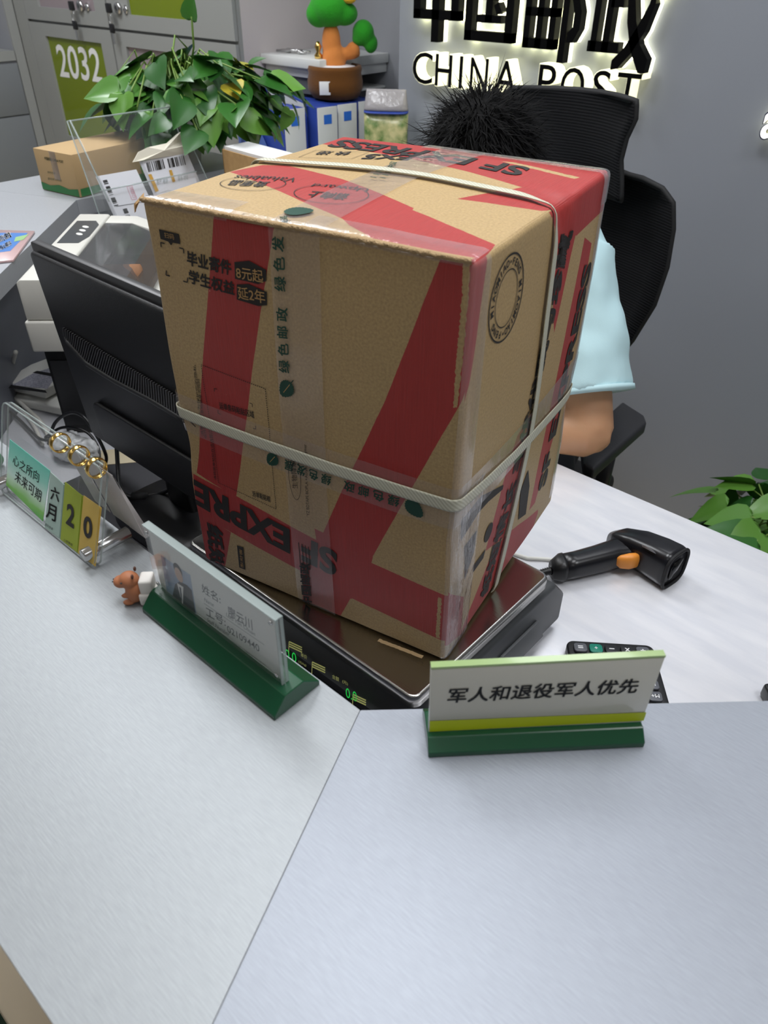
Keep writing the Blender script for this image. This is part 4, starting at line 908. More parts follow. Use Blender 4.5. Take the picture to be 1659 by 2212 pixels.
kg = mat('grey_key', (96, 98, 104), 0.4); kgr = mat('green_key', (22, 132, 110), 0.4); kbk = mat('black_key', (34, 35, 38), 0.4)
for i, row in enumerate(keys):
    for j, t in enumerate(row):
        x, y = 0.008+j*0.0198, 0.008+i*0.0182
        mb = MB(); mb.M = KM; mb.prism([(px_, py_, 0.0142) for px_, py_ in acr(x, x+0.0165, y, y+0.0145, 0.004, 4)], (0, 0, 0.004))
        kk = mb.build('key', kgr if (i, j) == (0, 1) else kg if j == 4 or (i, j) == (0, 0) or i == 4 else kbk, calc, bevel=0.001, seg=2)
        vs, fs, asp = text_geo(t, 0.02); hh = 0.0055 if t not in '=-+.' else 0.004; ww = min(hh*asp, 0.010)
        if t in '=-': hh = 0.0045 if t == '=' else 0.0015; ww = 0.0065
        mb = MB(); mb.M = KM; mb.add([(x+0.0082-(v[0]-0.5)*ww, y+0.0072+(v[1]-0.5)*hh, 0.0184) for v in vs], fs); mb.build('key_lettering', M['paper'], kk, keep=True)
mb = MB(); mb.M = KM; mb.box((0.012, 0.104, 0.0142), (kw-0.012, 0.128, 0.0155)); mb.build('display', mat('lcd_glass', (120, 130, 118), 0.15), calc)
# black object at the right edge
rp = P(1652, 1500, DZ+0.01); sm_ = thing('black_gadget', 'small black gadget cut off by the right edge of the picture', 'gadget', (rp.x+0.02, rp.y+0.01, DZ))
mb = MB(); mb.M = Matrix.Translation(Vector((rp.x+0.028, rp.y+0.012, DZ))) @ Matrix.Rotation(aB, 4, 'Z'); mb.box((-0.03, -0.015, 0.0), (0.06, 0.02, 0.022)); mb.build('body', M['black'], sm_, bevel=0.005, seg=3)
mb = MB(); mb.M = Matrix.Translation(Vector((rp.x+0.028, rp.y+0.012, DZ))) @ Matrix.Rotation(aB, 4, 'Z'); mb.box((-0.036, -0.012, 0.002), (-0.0305, 0.0, 0.008)); mb.build('tab', M['blackmatte'], sm_, bevel=0.001)

# ================================================================== MONITOR (seen from behind)
mon = thing('computer_monitor', 'black computer monitor seen from behind, between the desk calendar and the parcel', 'monitor', (-0.88, 0.48, DZ))
mt0, mb0 = Vector((-1.089, 0.469, 1.15)), Vector((-1.089, 0.493, 0.822)); mw = 0.41
mu = (mt0-mb0).normalized(); mx_ = Vector((1, 0, 0)); mn = mx_.cross(mu).normalized()      # mn points to the customer side (-y)
if mn.y > 0: mn = -mn
mh = (mt0-mb0).length
M['monback'] = mat('textured_black_plastic', (36, 36, 38), 0.42, bump=(900, 0.25)); M['monrim'] = mat('smooth_dark_rim', (58, 58, 60), 0.38)
MB().prism([mb0+mu*z+mx_*x for x, z in acr(0, mw, 0, mh, 0.006)], -mn*0.012).build('bezel', M['monrim'], mon, bevel=0.002, seg=2)
MB().prism([mb0+mu*z+mx_*x+mn*0.001 for x, z in acr(0.006, mw-0.006, 0.006, mh-0.010, 0.01)], mn*0.008).build('back_shell', M['monback'], mon, bevel=0.004, seg=3)
MB().prism([mb0+mu*z+mx_*x+mn*0.0095 for x, z in acr(0.06, mw-0.06, 0.02, mh*0.30, 0.02)], mn*0.007).build('electronics_housing', M['monback'], mon, bevel=0.008, seg=3)
MB().prism([mb0+mu*z+mx_*x-mn*0.0125 for x, z in acr(0.008, mw-0.008, 0.012, mh-0.008, 0.002)], -mn*0.0006).build('screen', M['scaleglass'], mon)
mo = mb0+mn*0.0100
def MQ(px, py, e=0): return hit(px, py, mo+mn*e, mn)
up_e = [(137, 706), (200, 744), (263, 782), (326, 820), (398, 863)]; lo_e = [(139, 722), (190, 779), (253, 818), (329, 858), (400, 901)]
def along(e, t): t *= len(e)-1; i = min(int(t), len(e)-2); f_ = t-i; return (e[i][0]*(1-f_)+e[i+1][0]*f_, e[i][1]*(1-f_)+e[i+1][1]*f_)
mb = MB(); n = 60
mb.add([MQ(*along(e, i/n), 0.0002) for i in range(n+1) for e in (up_e, lo_e)], [(2*i, 2*i+1, 2*i+3, 2*i+2) for i in range(n)]); mb.build('vent_recess', mat('vent_black', (8, 8, 9), 0.6), mon, keep=True)
mb = MB()
for i in range(52):
    t = (i+0.5)/52; a = MQ(*along(up_e, t), 0.0002); b_ = MQ(*along(lo_e, t), 0.0002); w_ = mx_*0.0013
    mb.hexa([a-w_, a+w_, a+w_+mn*0.003, a-w_+mn*0.003, b_-w_, b_+w_, b_+w_+mn*0.003, b_-w_+mn*0.003])
mb.build('vent_rib', mat('vent_rib_plastic', (84, 84, 86), 0.4), mon)
mb = MB(); mb.tube([MQ(x, y+6, 0.0005) for x, y in [along(lo_e, i/20) for i in range(21)]], [0.001]+[0.005]*20, 10); mb.build('ridge', M['monrim'], mon)
mb = MB(); mb.add([MQ(236, 894, .0012), MQ(243, 889, .0012), MQ(272, 922, .0012), MQ(266, 926, .0012)], [(0, 1, 2, 3)]); mb.build('serial_sticker', mat('sticker_silver', (120, 122, 126), 0.4), mon, keep=True)
nb = Vector((-0.885, 0.500, DZ+0.0035))
mb = MB(); mb.smooth = False; loft(mb, [(nb+Vector((0, 0.02, 0.010)), (0.035, 0, 0), (0, 0.016, 0)), (nb+Vector((0, 0.012, 0.08)), (0.028, 0, 0), (0, 0.012, 0)), (nb+Vector((0, -0.012, 0.16)), (0.026, 0, 0), (0, 0.010, 0))], 16, 4); mb.build('neck', M['black'], mon)
mb = MB(); loft(mb, [(nb+Vector((0.01, 0, 0.0)), (0.105, 0, 0), (0, 0.085, 0)), (nb+Vector((0.01, 0, 0.006)), (0.105, 0, 0), (0, 0.085, 0)), (nb+Vector((0.01, 0, 0.012)), (0.06, 0, 0), (0, 0.05, 0))], 36, 3); mb.build('stand_base', M['black'], mon)

tag(MB().prism([(x, y, DZ+0.0005) for x, y in ((-1.10, 0.235), (-0.70, 0.235), (-0.70, 0.62), (-1.10, 0.62))], (0, 0, 0.0025)).build('dark_desk_sheet', mat('dark_grey_sheet', (50, 50, 54), 0.8), bevel=0.001), 'thin dark grey sheet on the desk beneath the computer monitor', 'desk mat')  # thin dark sheet that darkens the desk around the monitor stand
# ================================================================== CABLES and small clutter behind the calendar
def cable(name, label, pts, r, m, zz=None):
    q = [P(x, y, z) for x, y, z in pts]; out = []
    for i in range(len(q)-1):
        p0 = q[max(i-1, 0)]; p1 = q[i]; p2 = q[i+1]; p3 = q[min(i+2, len(q)-1)]
        for k in range(8): t = k/8; out.append(0.5*((2*p1)+(-p0+p2)*t+(2*p0-5*p1+4*p2-p3)*t*t+(-p0+3*p1-3*p2+p3)*t**3))
    out.append(q[-1]); return tag(MB().tube(out, r, 10).build(name, m), label, 'cable', None)
z = DZ
cable('power_cable', 'thick black cable with a round ferrite hanging below the monitor', [(236, 895, .86), (250, 950, .83), (254, 1000, .80), (258, 1050, .775), (272, 1070, .765), (300, 1074, .762), (345, 1066, .765), (380, 1050, .79)], 0.0036, M['black'])
tag(MB().tube([P(286, 1073, .763), P(318, 1074, .763)], 0.008, 14).build('ferrite_bead', M['blackmatte']), 'round black ferrite bead on the cable below the monitor', 'cable bead')
cable('signal_cable', 'black cable looping highest over the crumpled white bag', [(105, 960, .76), (118, 915, .80), (150, 892, .83), (180, 900, .84), (205, 935, .82), (226, 975, .80), (228, 1000, .77), (205, 1040, .755)], 0.0030, M['black'])
cable('signal_cable', 'black cable in the lower loop beside the crumpled white bag', [(98, 945, .76), (130, 925, .79), (165, 925, .80), (195, 940, .79), (214, 975, .77), (210, 1010, .755)], 0.0026, M['black'])
cable('signal_cable', 'thin black cable crossing from the white card reader to the cable bundle', [(0, 872, .76), (40, 905, .76), (70, 935, .76), (92, 950, .77), (128, 946, .77), (168, 938, .77)], 0.0030, M['black'])
cable('white_cable', 'white cable curving down from the printer past the card reader', [(34, 760, .86), (24, 800, .80), (22, 845, .77), (50, 875, .765), (82, 905, .762), (100, 930, .76), (106, 952, .757)], 0.0042, M['offwhite'])
cable('white_cable', 'white cable lying lowest towards the upper left end of the calendar', [(-8, 858, .76), (20, 868, .76), (50, 890, .757), (76, 925, .757), (92, 960, .757)], 0.0034, M['offwhite'])
cable('black_cable', 'black cable standing behind the printer corner at the left edge', [(18, 800, .78), (6, 818, .77), (8, 850, .76), (2, 880, .757)], 0.0036, M['black'])
bagp = P(158, 985, DZ)
bl = blob([(bagp+Vector((0, 0, 0.02)), (0.045, 0.03, 0.022), None), (bagp+Vector((0.035, 0.012, 0.02)), (0.03, 0.02, 0.018), None)], 'plastic_bag', mat('thin_white_plastic', (206, 208, 210), 0.3, spec=0.7), None, 0.002, 3)
tx = bpy.data.textures.new('crumple', 'CLOUDS'); tx.noise_scale = 0.018; dm = bl.modifiers.new('crumple', 'DISPLACE'); dm.texture = tx; dm.strength = 0.016; dm.texture_coords = 'LOCAL'
tag(bl, 'crumpled white plastic bag on the desk under the black cables', 'bag')
pb = P(250, 990, DZ); mb = MB(); mb.M = Matrix.Translation(pb) @ Matrix.Rotation(0.9, 4, 'Z'); mb.box((-0.06, -0.025, 0.0), (0.05, 0.025, 0.004)); tag(mb.build('paper_sheet', mat('beige_paper', (190, 178, 150), 0.7)), 'beige slip of paper on the desk beneath the monitor', 'paper')

# ---- white card reader / adapter
cr_ = thing('card_reader', 'white plastic card reader with a printed sticker and a round cap, below the printer', 'card reader', tuple(P(100, 850, DZ)))
MB().prism([P(x, y, DZ+0.003) for x, y in ((2, 862), (40, 878), (120, 896), (172, 905), (215, 872), (190, 800), (110, 806))], (0, 0, 0.018)).build('tray', M['white'], cr_, bevel=0.004, seg=3)
MB().prism([P(x, y, DZ+0.026) for x, y in ((12, 842), (100, 862), (122, 850), (186, 795), (140, 780), (72, 806))], (0, 0, 0.020)).build('body', M['white'], cr_, bevel=0.0025, seg=3)
zt = DZ+0.0465
tp_ = lambda x, y, e=0: P(x, y, zt+e)
mb = MB(); mb.add([tp_(26, 832), tp_(72, 806), tp_(142, 784), tp_(168, 792), tp_(120, 815), tp_(102, 840)], [(0, 1, 2, 3, 4, 5)]); mb.build('sticker', mat('grey_printed_sticker', (186, 186, 196), 0.5, var=(400, (120, 120, 140), 0.8)), cr_, keep=True)
mb = MB(); mb.add([tp_(18, 824+14, .0003), tp_(24, 831, .0003), tp_(98, 843, .0003), tp_(102, 849, .0003)], [(0, 1, 2, 3)]); mb.add([tp_(70, 805, .0003), tp_(80, 801, .0003), tp_(136, 810, .0003), tp_(126, 816, .0003)], [(0, 1, 2, 3)])
mb.build('dark_stripe', M['blackmatte'], cr_, keep=True)
pc = P(150, 832, DZ+0.03); MB().lathe(pc, [(0.024, 0), (0.026, 0.003), (0.026, 0.014), (0.022, 0.019), (0.012, 0.021)], 28).build('cap', M['white'], cr_)

# ================================================================== CASH DRAWER and PRINTER
fl_ = P(32, 605, 1.05); pu = Vector((math.cos(math.radians(44)), math.sin(math.radians(44)), 0)); pv = Vector((math.cos(math.radians(135.5)), math.sin(math.radians(135.5)), 0))
PZ = 0.925; PL = (P(165, 462, 1.05)-fl_).length
def pp(u, v, z_): q = fl_+pu*u+pv*v; return Vector((q.x, q.y, z_))
dr = thing('cash_drawer', 'black metal cash drawer in the shade beneath the white label printer', 'cash drawer', tuple(pp(0.1, 0.15, DZ)))
MB().prism([pp(0.005, 0.02, DZ+0.001), pp(0.21, 0.02, DZ+0.001), pp(0.21, PL-0.02, DZ+0.001), pp(0.005, PL-0.02, DZ+0.001)], (0, 0, PZ-DZ-0.003)).build('case', M['blackmatte'], dr, bevel=0.003)
MB().prism([pp(0.012, 0.0185, DZ+0.02), pp(0.20, 0.0185, DZ+0.02), pp(0.20, 0.0185, DZ+0.15), pp(0.012, 0.0185, DZ+0.15)], -pv*0.003).build('drawer_front', M['black'], dr)
prn = thing('label_printer', 'off-white desktop label printer with a smoky see-through cover and a dark control panel', 'printer', tuple(pp(0.1, 0.15, PZ)))
MB().prism([pp(-0.004, -0.004, PZ), pp(0.205, -0.004, PZ), pp(0.205, PL+0.004, PZ), pp(-0.004, PL+0.004, PZ)], (0, 0, 0.055)).build('base', M['offwhite'], prn, bevel=0.004, seg=3)
zt = 1.05
prof = [(0, 0.981), (0, 1.044), (0.006, zt), (0.062, zt), (0.066, zt-0.002), (0.066, 0.981)]
MB().prism([pp(u, 0, z_) for u, z_ in prof], pv*PL).build('side_housing', M['offwhite'], prn, bevel=0.003, seg=2)
MB().prism([pp(u, PL-0.05, z_) for u, z_ in [(0.0665, 0.981), (0.0665, zt-0.003), (0.12, zt-0.004), (0.165, zt-0.02), (0.195, 0.990), (0.195, 0.981)]], pv*0.05).build('rear_housing', M['offwhite'], prn, bevel=0.002, seg=2)
M['smoke'] = film('smoky_cover', 0.55, 0.08, (92, 92, 94), 0.0, 5)
MB().prism([pp(u, 0.004, z_) for u, z_ in [(0.067, 0.99), (0.067, zt-0.004), (0.12, zt-0.005), (0.160, zt-0.022), (0.190, 0.99), (0.186, 0.99), (0.157, zt-0.026), (0.119, zt-0.008), (0.070, zt-0.007), (0.070, 0.99)]], pv*(PL-0.056)).build('cover', M['smoke'], prn)
MB().prism([pp(0.078, 0.02, 0.983), pp(0.175, 0.02, 0.983), pp(0.175, PL-0.06, 0.983), pp(0.078, PL-0.06, 0.983)], (0, 0, 0.004)).build('mechanism', mat('dark_mechanism', (52, 50, 50), 0.5), prn)
o_ = pp(0.125, 0.10, 1.007); mb = MB(); mb.tube([pp(0.085, 0.13, 1.010), pp(0.170, 0.13, 1.010)], 0.021, 24); mb.build('label_roll', mat('brown_roll', (150, 108, 78), 0.6), prn)
mb = MB(); mb.add([pp(0.013, PL*0.50, zt+.0004), pp(0.052, PL*0.50, zt+.0004), pp(0.062, PL*0.60, zt+.0004), pp(0.062, PL*0.80, zt+.0004), pp(0.050, PL*0.87, zt+.0004), pp(0.013, PL*0.87, zt+.0004)], [(0, 1, 2, 3, 4, 5)]); cpn = mb.build('control_panel', mat('dark_control_panel', (66, 70, 74), 0.3), prn, keep=True)
for k in range(3): c = pp(0.040, PL*(0.64+0.06*k), zt+.0006); MB().ell(c, (0.009, 0.005, 0.0012)).build('button', M['white'], cpn)
mb = MB(); mb.add([pp(0.03, 0.02, zt+.0004), pp(0.06, 0.02, zt+.0004), pp(0.06, 0.045, zt+.0004), pp(0.03, 0.045, zt+.0004)], [(0, 1, 2, 3)]); mb.build('logo_sticker', mat('violet_print', (110, 100, 190), 0.5), prn, keep=True)

# ================================================================== ITEMS ON THE LEFT COUNTER RUN
br = thing('brochure', 'pink and blue leaflet in a sleeve lying on the grey counter beside the monitor', 'brochure', tuple(P(30, 530, T)))
MB().prism([P(x, y, T+0.0005) for x, y in ((-30, 500), (76, 503), (30, 566), (-30, 572))], (0, 0, 0.004)).build('sleeve', mat('pink_print', (196, 164, 164), 0.3, coat=0.5), br, bevel=0.001)
z2 = T+0.0047
mb = MB(); mb.add([P(x, y, z2) for x, y in ((-30, 503), (60, 503), (44, 520), (22, 542), (-30, 549))], [(0, 1, 2, 3, 4)]); mb.build('blue_print', mat('blue_print', (70, 124, 196), 0.4), br, keep=True)
z2 = T+0.005
mb = MB(); mb.add([P(x, y, z2) for x, y in ((34, 512), (62, 506), (50, 518), (30, 522))], [(0, 1, 2, 3)]); mb.build('green_print', mat('soft_green_print', (150, 190, 130), 0.4), br, keep=True)
d = Dec(lambda x, y: tuple(P(x, y, T+0.0055).xy), lambda u, v, e: Vector((u, v, T+0.0055)), 0)
d.text('保险保障', (-2, 524), (26, 512), (-6, -12), 0.02).text('贴心服务', (2, 540), (26, 528), (-4, -9), 0.02); d.build('lettering', M['paper'], br)

c0, c1 = P(93, 410, T), P(174, 428, T); dd = Vector((math.cos(math.radians(99)), math.sin(math.radians(99)), 0)); fd_ = (c1-c0); 
ch_ = 0.088; ct = thing('small_carton', 'small kraft postal carton with a green printed bottom edge, on the counter by the lockers', 'carton', tuple((c0+c1)/2+dd*0.1))
zz = Vector((0, 0, 1))
def cf(u, w_, z_): return c0+fd_*u+dd*w_+zz*z_
MB().hexa([cf(0, 0, .001), cf(1, 0, .001), cf(1, .26, .001), cf(0, .26, .001), cf(0, 0, ch_), cf(1, 0, ch_), cf(1, .26, ch_), cf(0, .26, ch_)]).build('carton_body', mat('kraft_carton', (184, 154, 110), 0.75), ct, bevel=0.0012)
gb = mat('leaf_green_print', (52, 118, 66), 0.6)
cn_ = Vector((fd_.y, -fd_.x, 0)).normalized(); e_ = cn_*0.0006
mb = MB(); mb.add([cf(0.01, 0, .002)+e_, cf(0.99, 0, .002)+e_, cf(0.99, 0, .018)+e_, cf(0.75, 0, .014)+e_, cf(0.5, 0, .019)+e_, cf(0.25, 0, .014)+e_, cf(0.01, 0, .018)+e_], [tuple(range(7))]); mb.build('green_print', gb, ct, keep=True)
ef = Vector((dd.y, -dd.x, 0)); ef = ef if ef.x > 0 else -ef; ef = ef*0.0006
mb = MB(); mb.add([cf(1, .004, .002)+ef, cf(1, .256, .002)+ef, cf(1, .256, .018)+ef, cf(1, .004, .018)+ef], [(0, 1, 2, 3)]); mb.build('green_print', gb, ct, keep=True)
d = plane_dec(c0, cn_, 0.0008, tuple(fd_)); d.text('中国邮政 CHINA POST', (97, 345), (138, 353), (-1, -7), 0.02).text('绿色包装', (103, 374), (120, 377), (0, -5)).text('循环利用 共享绿色', (104, 388), (134, 393), (0, -5)); d.build('printed_lettering', mat('green_grey_ink', (74, 86, 60), 0.6), ct)
mb = MB(); mb.hexa([cf(.42, -.001, .03), cf(.58, -.001, .03), cf(.58, 0, .03), cf(.42, 0, .03), cf(.42, -.001, ch_), cf(.58, -.001, ch_), cf(.58, 0, ch_), cf(.42, 0, ch_)]); mb.box((0, 0, 0), (0, 0, 0)) if 0 else None; mb.build('tape', M['tape'], ct)

# acrylic label holder with sheets
hX = -1.62; ht0 = PX(145, 262, hX); ht1 = PX(370, 232, hX); hy0, hy1, hzt = ht0.y, ht1.y, ht0.z
hb = Vector((0.13, 0, -(hzt-DZ-0.004))); hn = Vector((hzt-DZ, 0, 0.13)).normalized()
hold = thing('leaflet_holder', 'clear acrylic slanted holder full of barcode label sheets, in front of the small carton', 'leaflet holder', (hX+0.1, (hy0+hy1)/2, DZ))
A0, A1 = Vector((hX, hy0, hzt)), Vector((hX, hy1, hzt))
def slabp(p, q, dvec, n_, th, nm, m=M['acrylic']): return MB().prism([p, q, q+dvec, p+dvec], n_*th).build(nm, m, hold)
slabp(A0, A1, hb, -hn, 0.003, 'back_panel')
for yy, nm in ((hy0, 1), (hy1, -1)):
    a_ = Vector((hX, yy, hzt)); MB().prism([a_, a_+hb, a_+hb+hn*0.07, a_+hb*0.35+hn*0.06, a_+hn*0.012], Vector((0, 0.003*nm, 0))).build('side_panel', M['acrylic'], hold)
f0 = A0+hb*0.30+hn*0.030+Vector((0, .0035, 0)); f1 = A1+hb*0.30+hn*0.030-Vector((0, .0035, 0)); slabp(f0, f1, hb*0.66, hn, 0.003, 'front_panel')
mb = MB(); yy = Vector((0, 1, 0))
for p, q in ((A0, A1), (A0, A0+hb), (A1, A1+hb), (f0, f1), (A0+hn*.012, A0+hb*.35+hn*.06), (A1+hn*.012, A1+hb*.35+hn*.06)): mb.tube([p, q], 0.0016, 6)
mb.build('polished_edge', M['acrylic_edge'], hold)
so_ = A0+hn*0.012
def HQ(px, py, e=0): return hit(px, py, so_+hn*e, hn)
lbl = mat('label_paper', (228, 229, 236), 0.5)
def sheets(nm, label, q, k0, kind):
    q3 = [HQ(*p, k0) for p in q]; t_ = thing(nm, label, 'sheets', tuple(sum(q3, Vector())/4))
    for k in range(5): MB().prism([p+Vector((0, -0.0012*k, 0.0)) - hn*(0.0012*k) for p in q3], hn*0.0008).build('sheet', lbl, t_)
    dk = Dec(lambda x, y: (lambda h_: (h_.y, (h_-so_).dot(Vector((hb.x, 0, hb.z)).normalized())))(HQ(x, y, k0)), None, 0.0016)
    hbn = Vector((hb.x, 0, hb.z)).normalized(); base = so_+hn*k0
    def sv(u, v, e): return Vector((0, u, 0))+(so_-Vector((0, so_.y, 0)))+hbn*(v)+hn*(k0+e)
    dk.s = sv; return t_, dk
t1, d1 = sheets('label_sheets', 'white barcode label sheets with a pink stamp, in the acrylic holder', [(213, 380), (294, 366), (376, 540), (300, 570)], 0.004, 0)
r2_ = random.Random(3)
def bars(d, p, q, hvec, n=26):
    for i in range(n):
        if r2_.random() < 0.35: continue
        t = i/n; a = (p[0]+(q[0]-p[0])*t, p[1]+(q[1]-p[1])*t); w_ = r2_.choice((0.4, 0.8, 1.0)); dx, dy = (q[0]-p[0])/n*w_, (q[1]-p[1])/n*w_
        d.poly([a, (a[0]+dx, a[1]+dy), (a[0]+dx+hvec[0], a[1]+dy+hvec[1]), (a[0]+hvec[0], a[1]+hvec[1])])
bars(d1, (220, 388), (246, 446), (9, -2)); bars(d1, (264, 452), (286, 502), (9, -2)); bars(d1, (290, 520), (304, 548), (9, -2), 14)
d1.build('barcode_print', M['ink'], t1)
d1.mb = MB(); d1.line((250, 446), (312, 436), 0.001).line((276, 512), (330, 500), 0.001); d1.build('rule_print', M['greytext'], t1)
d1.mb = MB(); d1.line((273, 403), (284, 432), 0.0008).line((284, 401), (295, 430), 0.0008).line((273, 403), (284, 401), 0.0008).line((284, 432), (295, 430), 0.0008).text('已验视', (286, 428), (278, 405), (8, -1)); d1.build('stamp_print', mat('pink_stamp', (214, 130, 150), 0.6), t1)
t2, d2 = sheets('label_sheets', 'white barcode sheets with two orange bars, in the acrylic holder', [(307, 348), (404, 330), (452, 440), (360, 470)], 0.006, 1)
bars(d2, (315, 352), (352, 344), (5, 20), 24); bars(d2, (360, 343), (397, 336), (5, 20), 24); d2.build('barcode_print', M['ink'], t2)
d2.mb = MB(); d2.poly([(319, 377), (326, 376), (342, 412), (335, 415)]).poly([(364, 368), (370, 367), (378, 392), (372, 394)]); d2.build('orange_print', mat('orange_print', (206, 160, 70), 0.5), t2)
d2.mb = MB(); d2.text('客户 电话', (338, 400), (362, 396), (-1, -14)).text('联系 地址', (384, 392), (406, 388), (-1, -12)); d2.build('lettering', mat('faint_print', (176, 186, 186), 0.6), t2)
mb = MB(); mb.smooth = True; q = [(288, 350), (300, 328), (320, 318), (361, 309), (380, 292), (393, 283), (408, 294), (409, 310), (411, 312), (403, 332), (360, 338), (310, 346)]
mb.smooth = False; c_ = HQ(355, 325, .022); vs = [HQ(*p, .010+0.010*((i % 3)-1)*0.5) for i, p in enumerate(q)]; mb.add([c_]+vs+[v-hn*0.004 for v in vs], [(0, i+1, (i+1) % 12+1) for i in range(12)]+[(i+1, i+13, (i+1) % 12+13, (i+1) % 12+1) for i in range(12)])
tag(mb.build('crumpled_paper', mat('cream_paper', (222, 216, 200), 0.7)), 'crumpled cream paper tucked on top of the orange-barred label sheets', 'paper')

# kraft file box, binders, folder
kz = 1.12; k0_, k1_ = P(479, 322, kz), P(579, 350, kz); kd = (k1_-k0_); kd.z = 0; kd.normalize(); kp = Vector((-kd.y, kd.x, 0))
kb_ = thing('kraft_file_box', 'open kraft cardboard file box packed with white papers, between plant and parcel', 'file box', tuple(k0_+kd*0.1)[:2]+(DZ,))
def kk_(u, v, z_): q = k0_+kd*u+kp*v; return Vector((q.x, q.y, z_))
mb = MB(); LK = 0.24; WK = 0.075
for a_, b_ in (((0, 0), (LK, 0.003)), ((0, WK-0.003), (LK, WK)), ((0, 0), (0.003, WK)), ((LK-0.003, 0), (LK, WK))): mb.hexa([kk_(a_[0], a_[1], DZ+.001), kk_(b_[0], a_[1], DZ+.001), kk_(b_[0], b_[1], DZ+.001), kk_(a_[0], b_[1], DZ+.001), kk_(a_[0], a_[1], kz), kk_(b_[0], a_[1], kz), kk_(b_[0], b_[1], kz), kk_(a_[0], b_[1], kz)])
mb.build('box_frame', M['kraft2'], kb_)
mb = MB(); mb.hexa([kk_(.005, .005, DZ+.01), kk_(LK-.005, .005, DZ+.01), kk_(LK-.005, WK-.005, DZ+.01), kk_(.005, WK-.005, DZ+.01), kk_(.005, .005, kz+.006), kk_(LK-.005, .005, kz+.006), kk_(LK-.005, WK-.005, kz+.008), kk_(.005, WK-.005, kz+.008)])
tag(mb.build('paper_stack', M['paper']), 'block of white papers standing inside the kraft file box', 'paper')

M['blue'] = mat('blue_polypropylene', (46, 70, 156), 0.4, bump=(200, 0.1)); M['spine'] = mat('white_spine_card', (206, 208, 206), 0.45); M['bluelab'] = mat('bright_blue_label', (40, 104, 200), 0.5)
bz_ = 1.075; bsd = Vector((math.cos(math.radians(172)), math.sin(math.radians(172)), 0)); bsn = Vector((-bsd.y, bsd.x, 0)); bsn = bsn if bsn.y > 0 else -bsn
def make_binder(w, first_label):
    o = thing('lever_arch_binder', first_label, 'binder', (0, 0, 0), 0, 'blue lever arch binders in the row')
    def q(u, v, z_): return bsd*u+bsn*v+Vector((0, 0, z_))
    H = bz_-DZ-0.001
    MB().hexa([q(0.004, 0, 0), q(.285, 0, 0), q(.285, .003, 0), q(0.004, .003, 0), q(0.004, 0, H), q(.285, 0, H), q(.285, .003, H), q(0.004, .003, H)]).build('cover_board', M['blue'], o, space='local')
    MB().hexa([q(0.004, w-.003, 0), q(.285, w-.003, 0), q(.285, w, 0), q(0.004, w, 0), q(0.004, w-.003, H), q(.285, w-.003, H), q(.285, w, H), q(0.004, w, H)]).build('cover_board', M['blue'], o, space='local')
    MB().hexa([q(0, 0, 0), q(.004, 0, 0), q(.004, w, 0), q(0, w, 0), q(0, 0, H), q(.004, 0, H), q(.004, w, H), q(0, w, H)]).build('spine', M['spine'], o, space='local', bevel=0.0012)
    MB().hexa([q(.006, .004, .004), q(.280, .004, .004), q(.280, w-.004, .004), q(.006, w-.004, .004), q(.006, .004, H-.002), q(.280, .004, H-.002), q(.280, w-.004, H-.002), q(.006, w-.004, H-.002)]).build('page_block', M['blue'], o, space='local')
    MB().hexa([q(-.0008, w*.3, H-.05), q(0, w*.3, H-.05), q(0, w*.7, H-.05), q(-.0008, w*.7, H-.05), q(-.0008, w*.3, H-.022), q(0, w*.3, H-.022), q(0, w*.7, H-.022), q(-.0008, w*.7, H-.022)]).build('spine_label', M['bluelab'], o, space='local')
    return o
b1_ = make_binder(0.080, 'blue binder with a white spine standing first in the row, beside the honeycomb file')
bl_ = P(614, 238, bz_); b1_.location = (bl_.x, bl_.y, DZ+0.001); INV[b1_.name] = Matrix.Translation(b1_.location); b1_['label'] = 'thick blue binder with plastic-wrapped white spine, first of the row, leaning'
pos = [((686, 234), 'second white-spined blue binder, behind the plastic-wrapped one, under the plush pot'), ((730, 227), 'third white-spined blue binder, carrying the middle of the plush pot'), ((775, 220), 'last blue binder of the row with a narrow dark title under its blue label')]
for (q_, lb) in pos:
    p_ = P(*q_, bz_); c = copy_tree(b1_, (p_.x, p_.y, DZ+0.001)); c['label'] = lb
mfl = P(500, 222, 1.055); mfr = P(566, 238, 1.055)
mf = thing('magazine_file', 'blue plastic magazine file with a honeycomb pattern at the head of the binder row', 'magazine file', (mfl.x, mfl.y, DZ))
mo_ = Vector((mfl.x, mfl.y, DZ+0.001)); mo_ = bl_+bsd*0.285-bsn*0.012; mo_.z = DZ+0.001; mdir = -bsd
pl = [mo_, mo_+mdir*0.20, mo_+mdir*0.20+zz*0.18, mo_+mdir*0.115+zz*0.285, mo_+mdir*0.09+zz*0.30, mo_+zz*0.31]
MB().prism(pl, bsn*0.003).build('side_panel', mat('translucent_blue_plastic', (70, 96, 160), 0.3), mf, bevel=0.001)
mb = MB()
for i in range(4):
    for j in range(7):
        c = mo_+mdir*(0.03+0.030*i)+zz*(0.02+0.035*j+(0.0175 if i % 2 else 0))-bsn*0.0004
        if 0.03+0.030*i > 0.10 and j > 4: continue
        mb.add([c+(mdir*math.cos(PI*k/3)+zz*math.sin(PI*k/3))*0.013 for k in range(6)], [tuple(range(6))])
mb.build('honeycomb_pattern', mat('deep_blue_plastic', (44, 62, 112), 0.4), mf, keep=True)
fo = bl_+bsn*0.095+bsd*0.02; fo.z = DZ+0.001
fld = thing('document_folder', 'thin tall blue folder with a white title strip sticking up between two binders', 'folder', tuple(fo))
MB().prism([fo, fo+bsd*0.27, fo+bsd*0.27+zz*0.375, fo+zz*0.335], bsn*0.006).build('cover', M['blue'], fld)
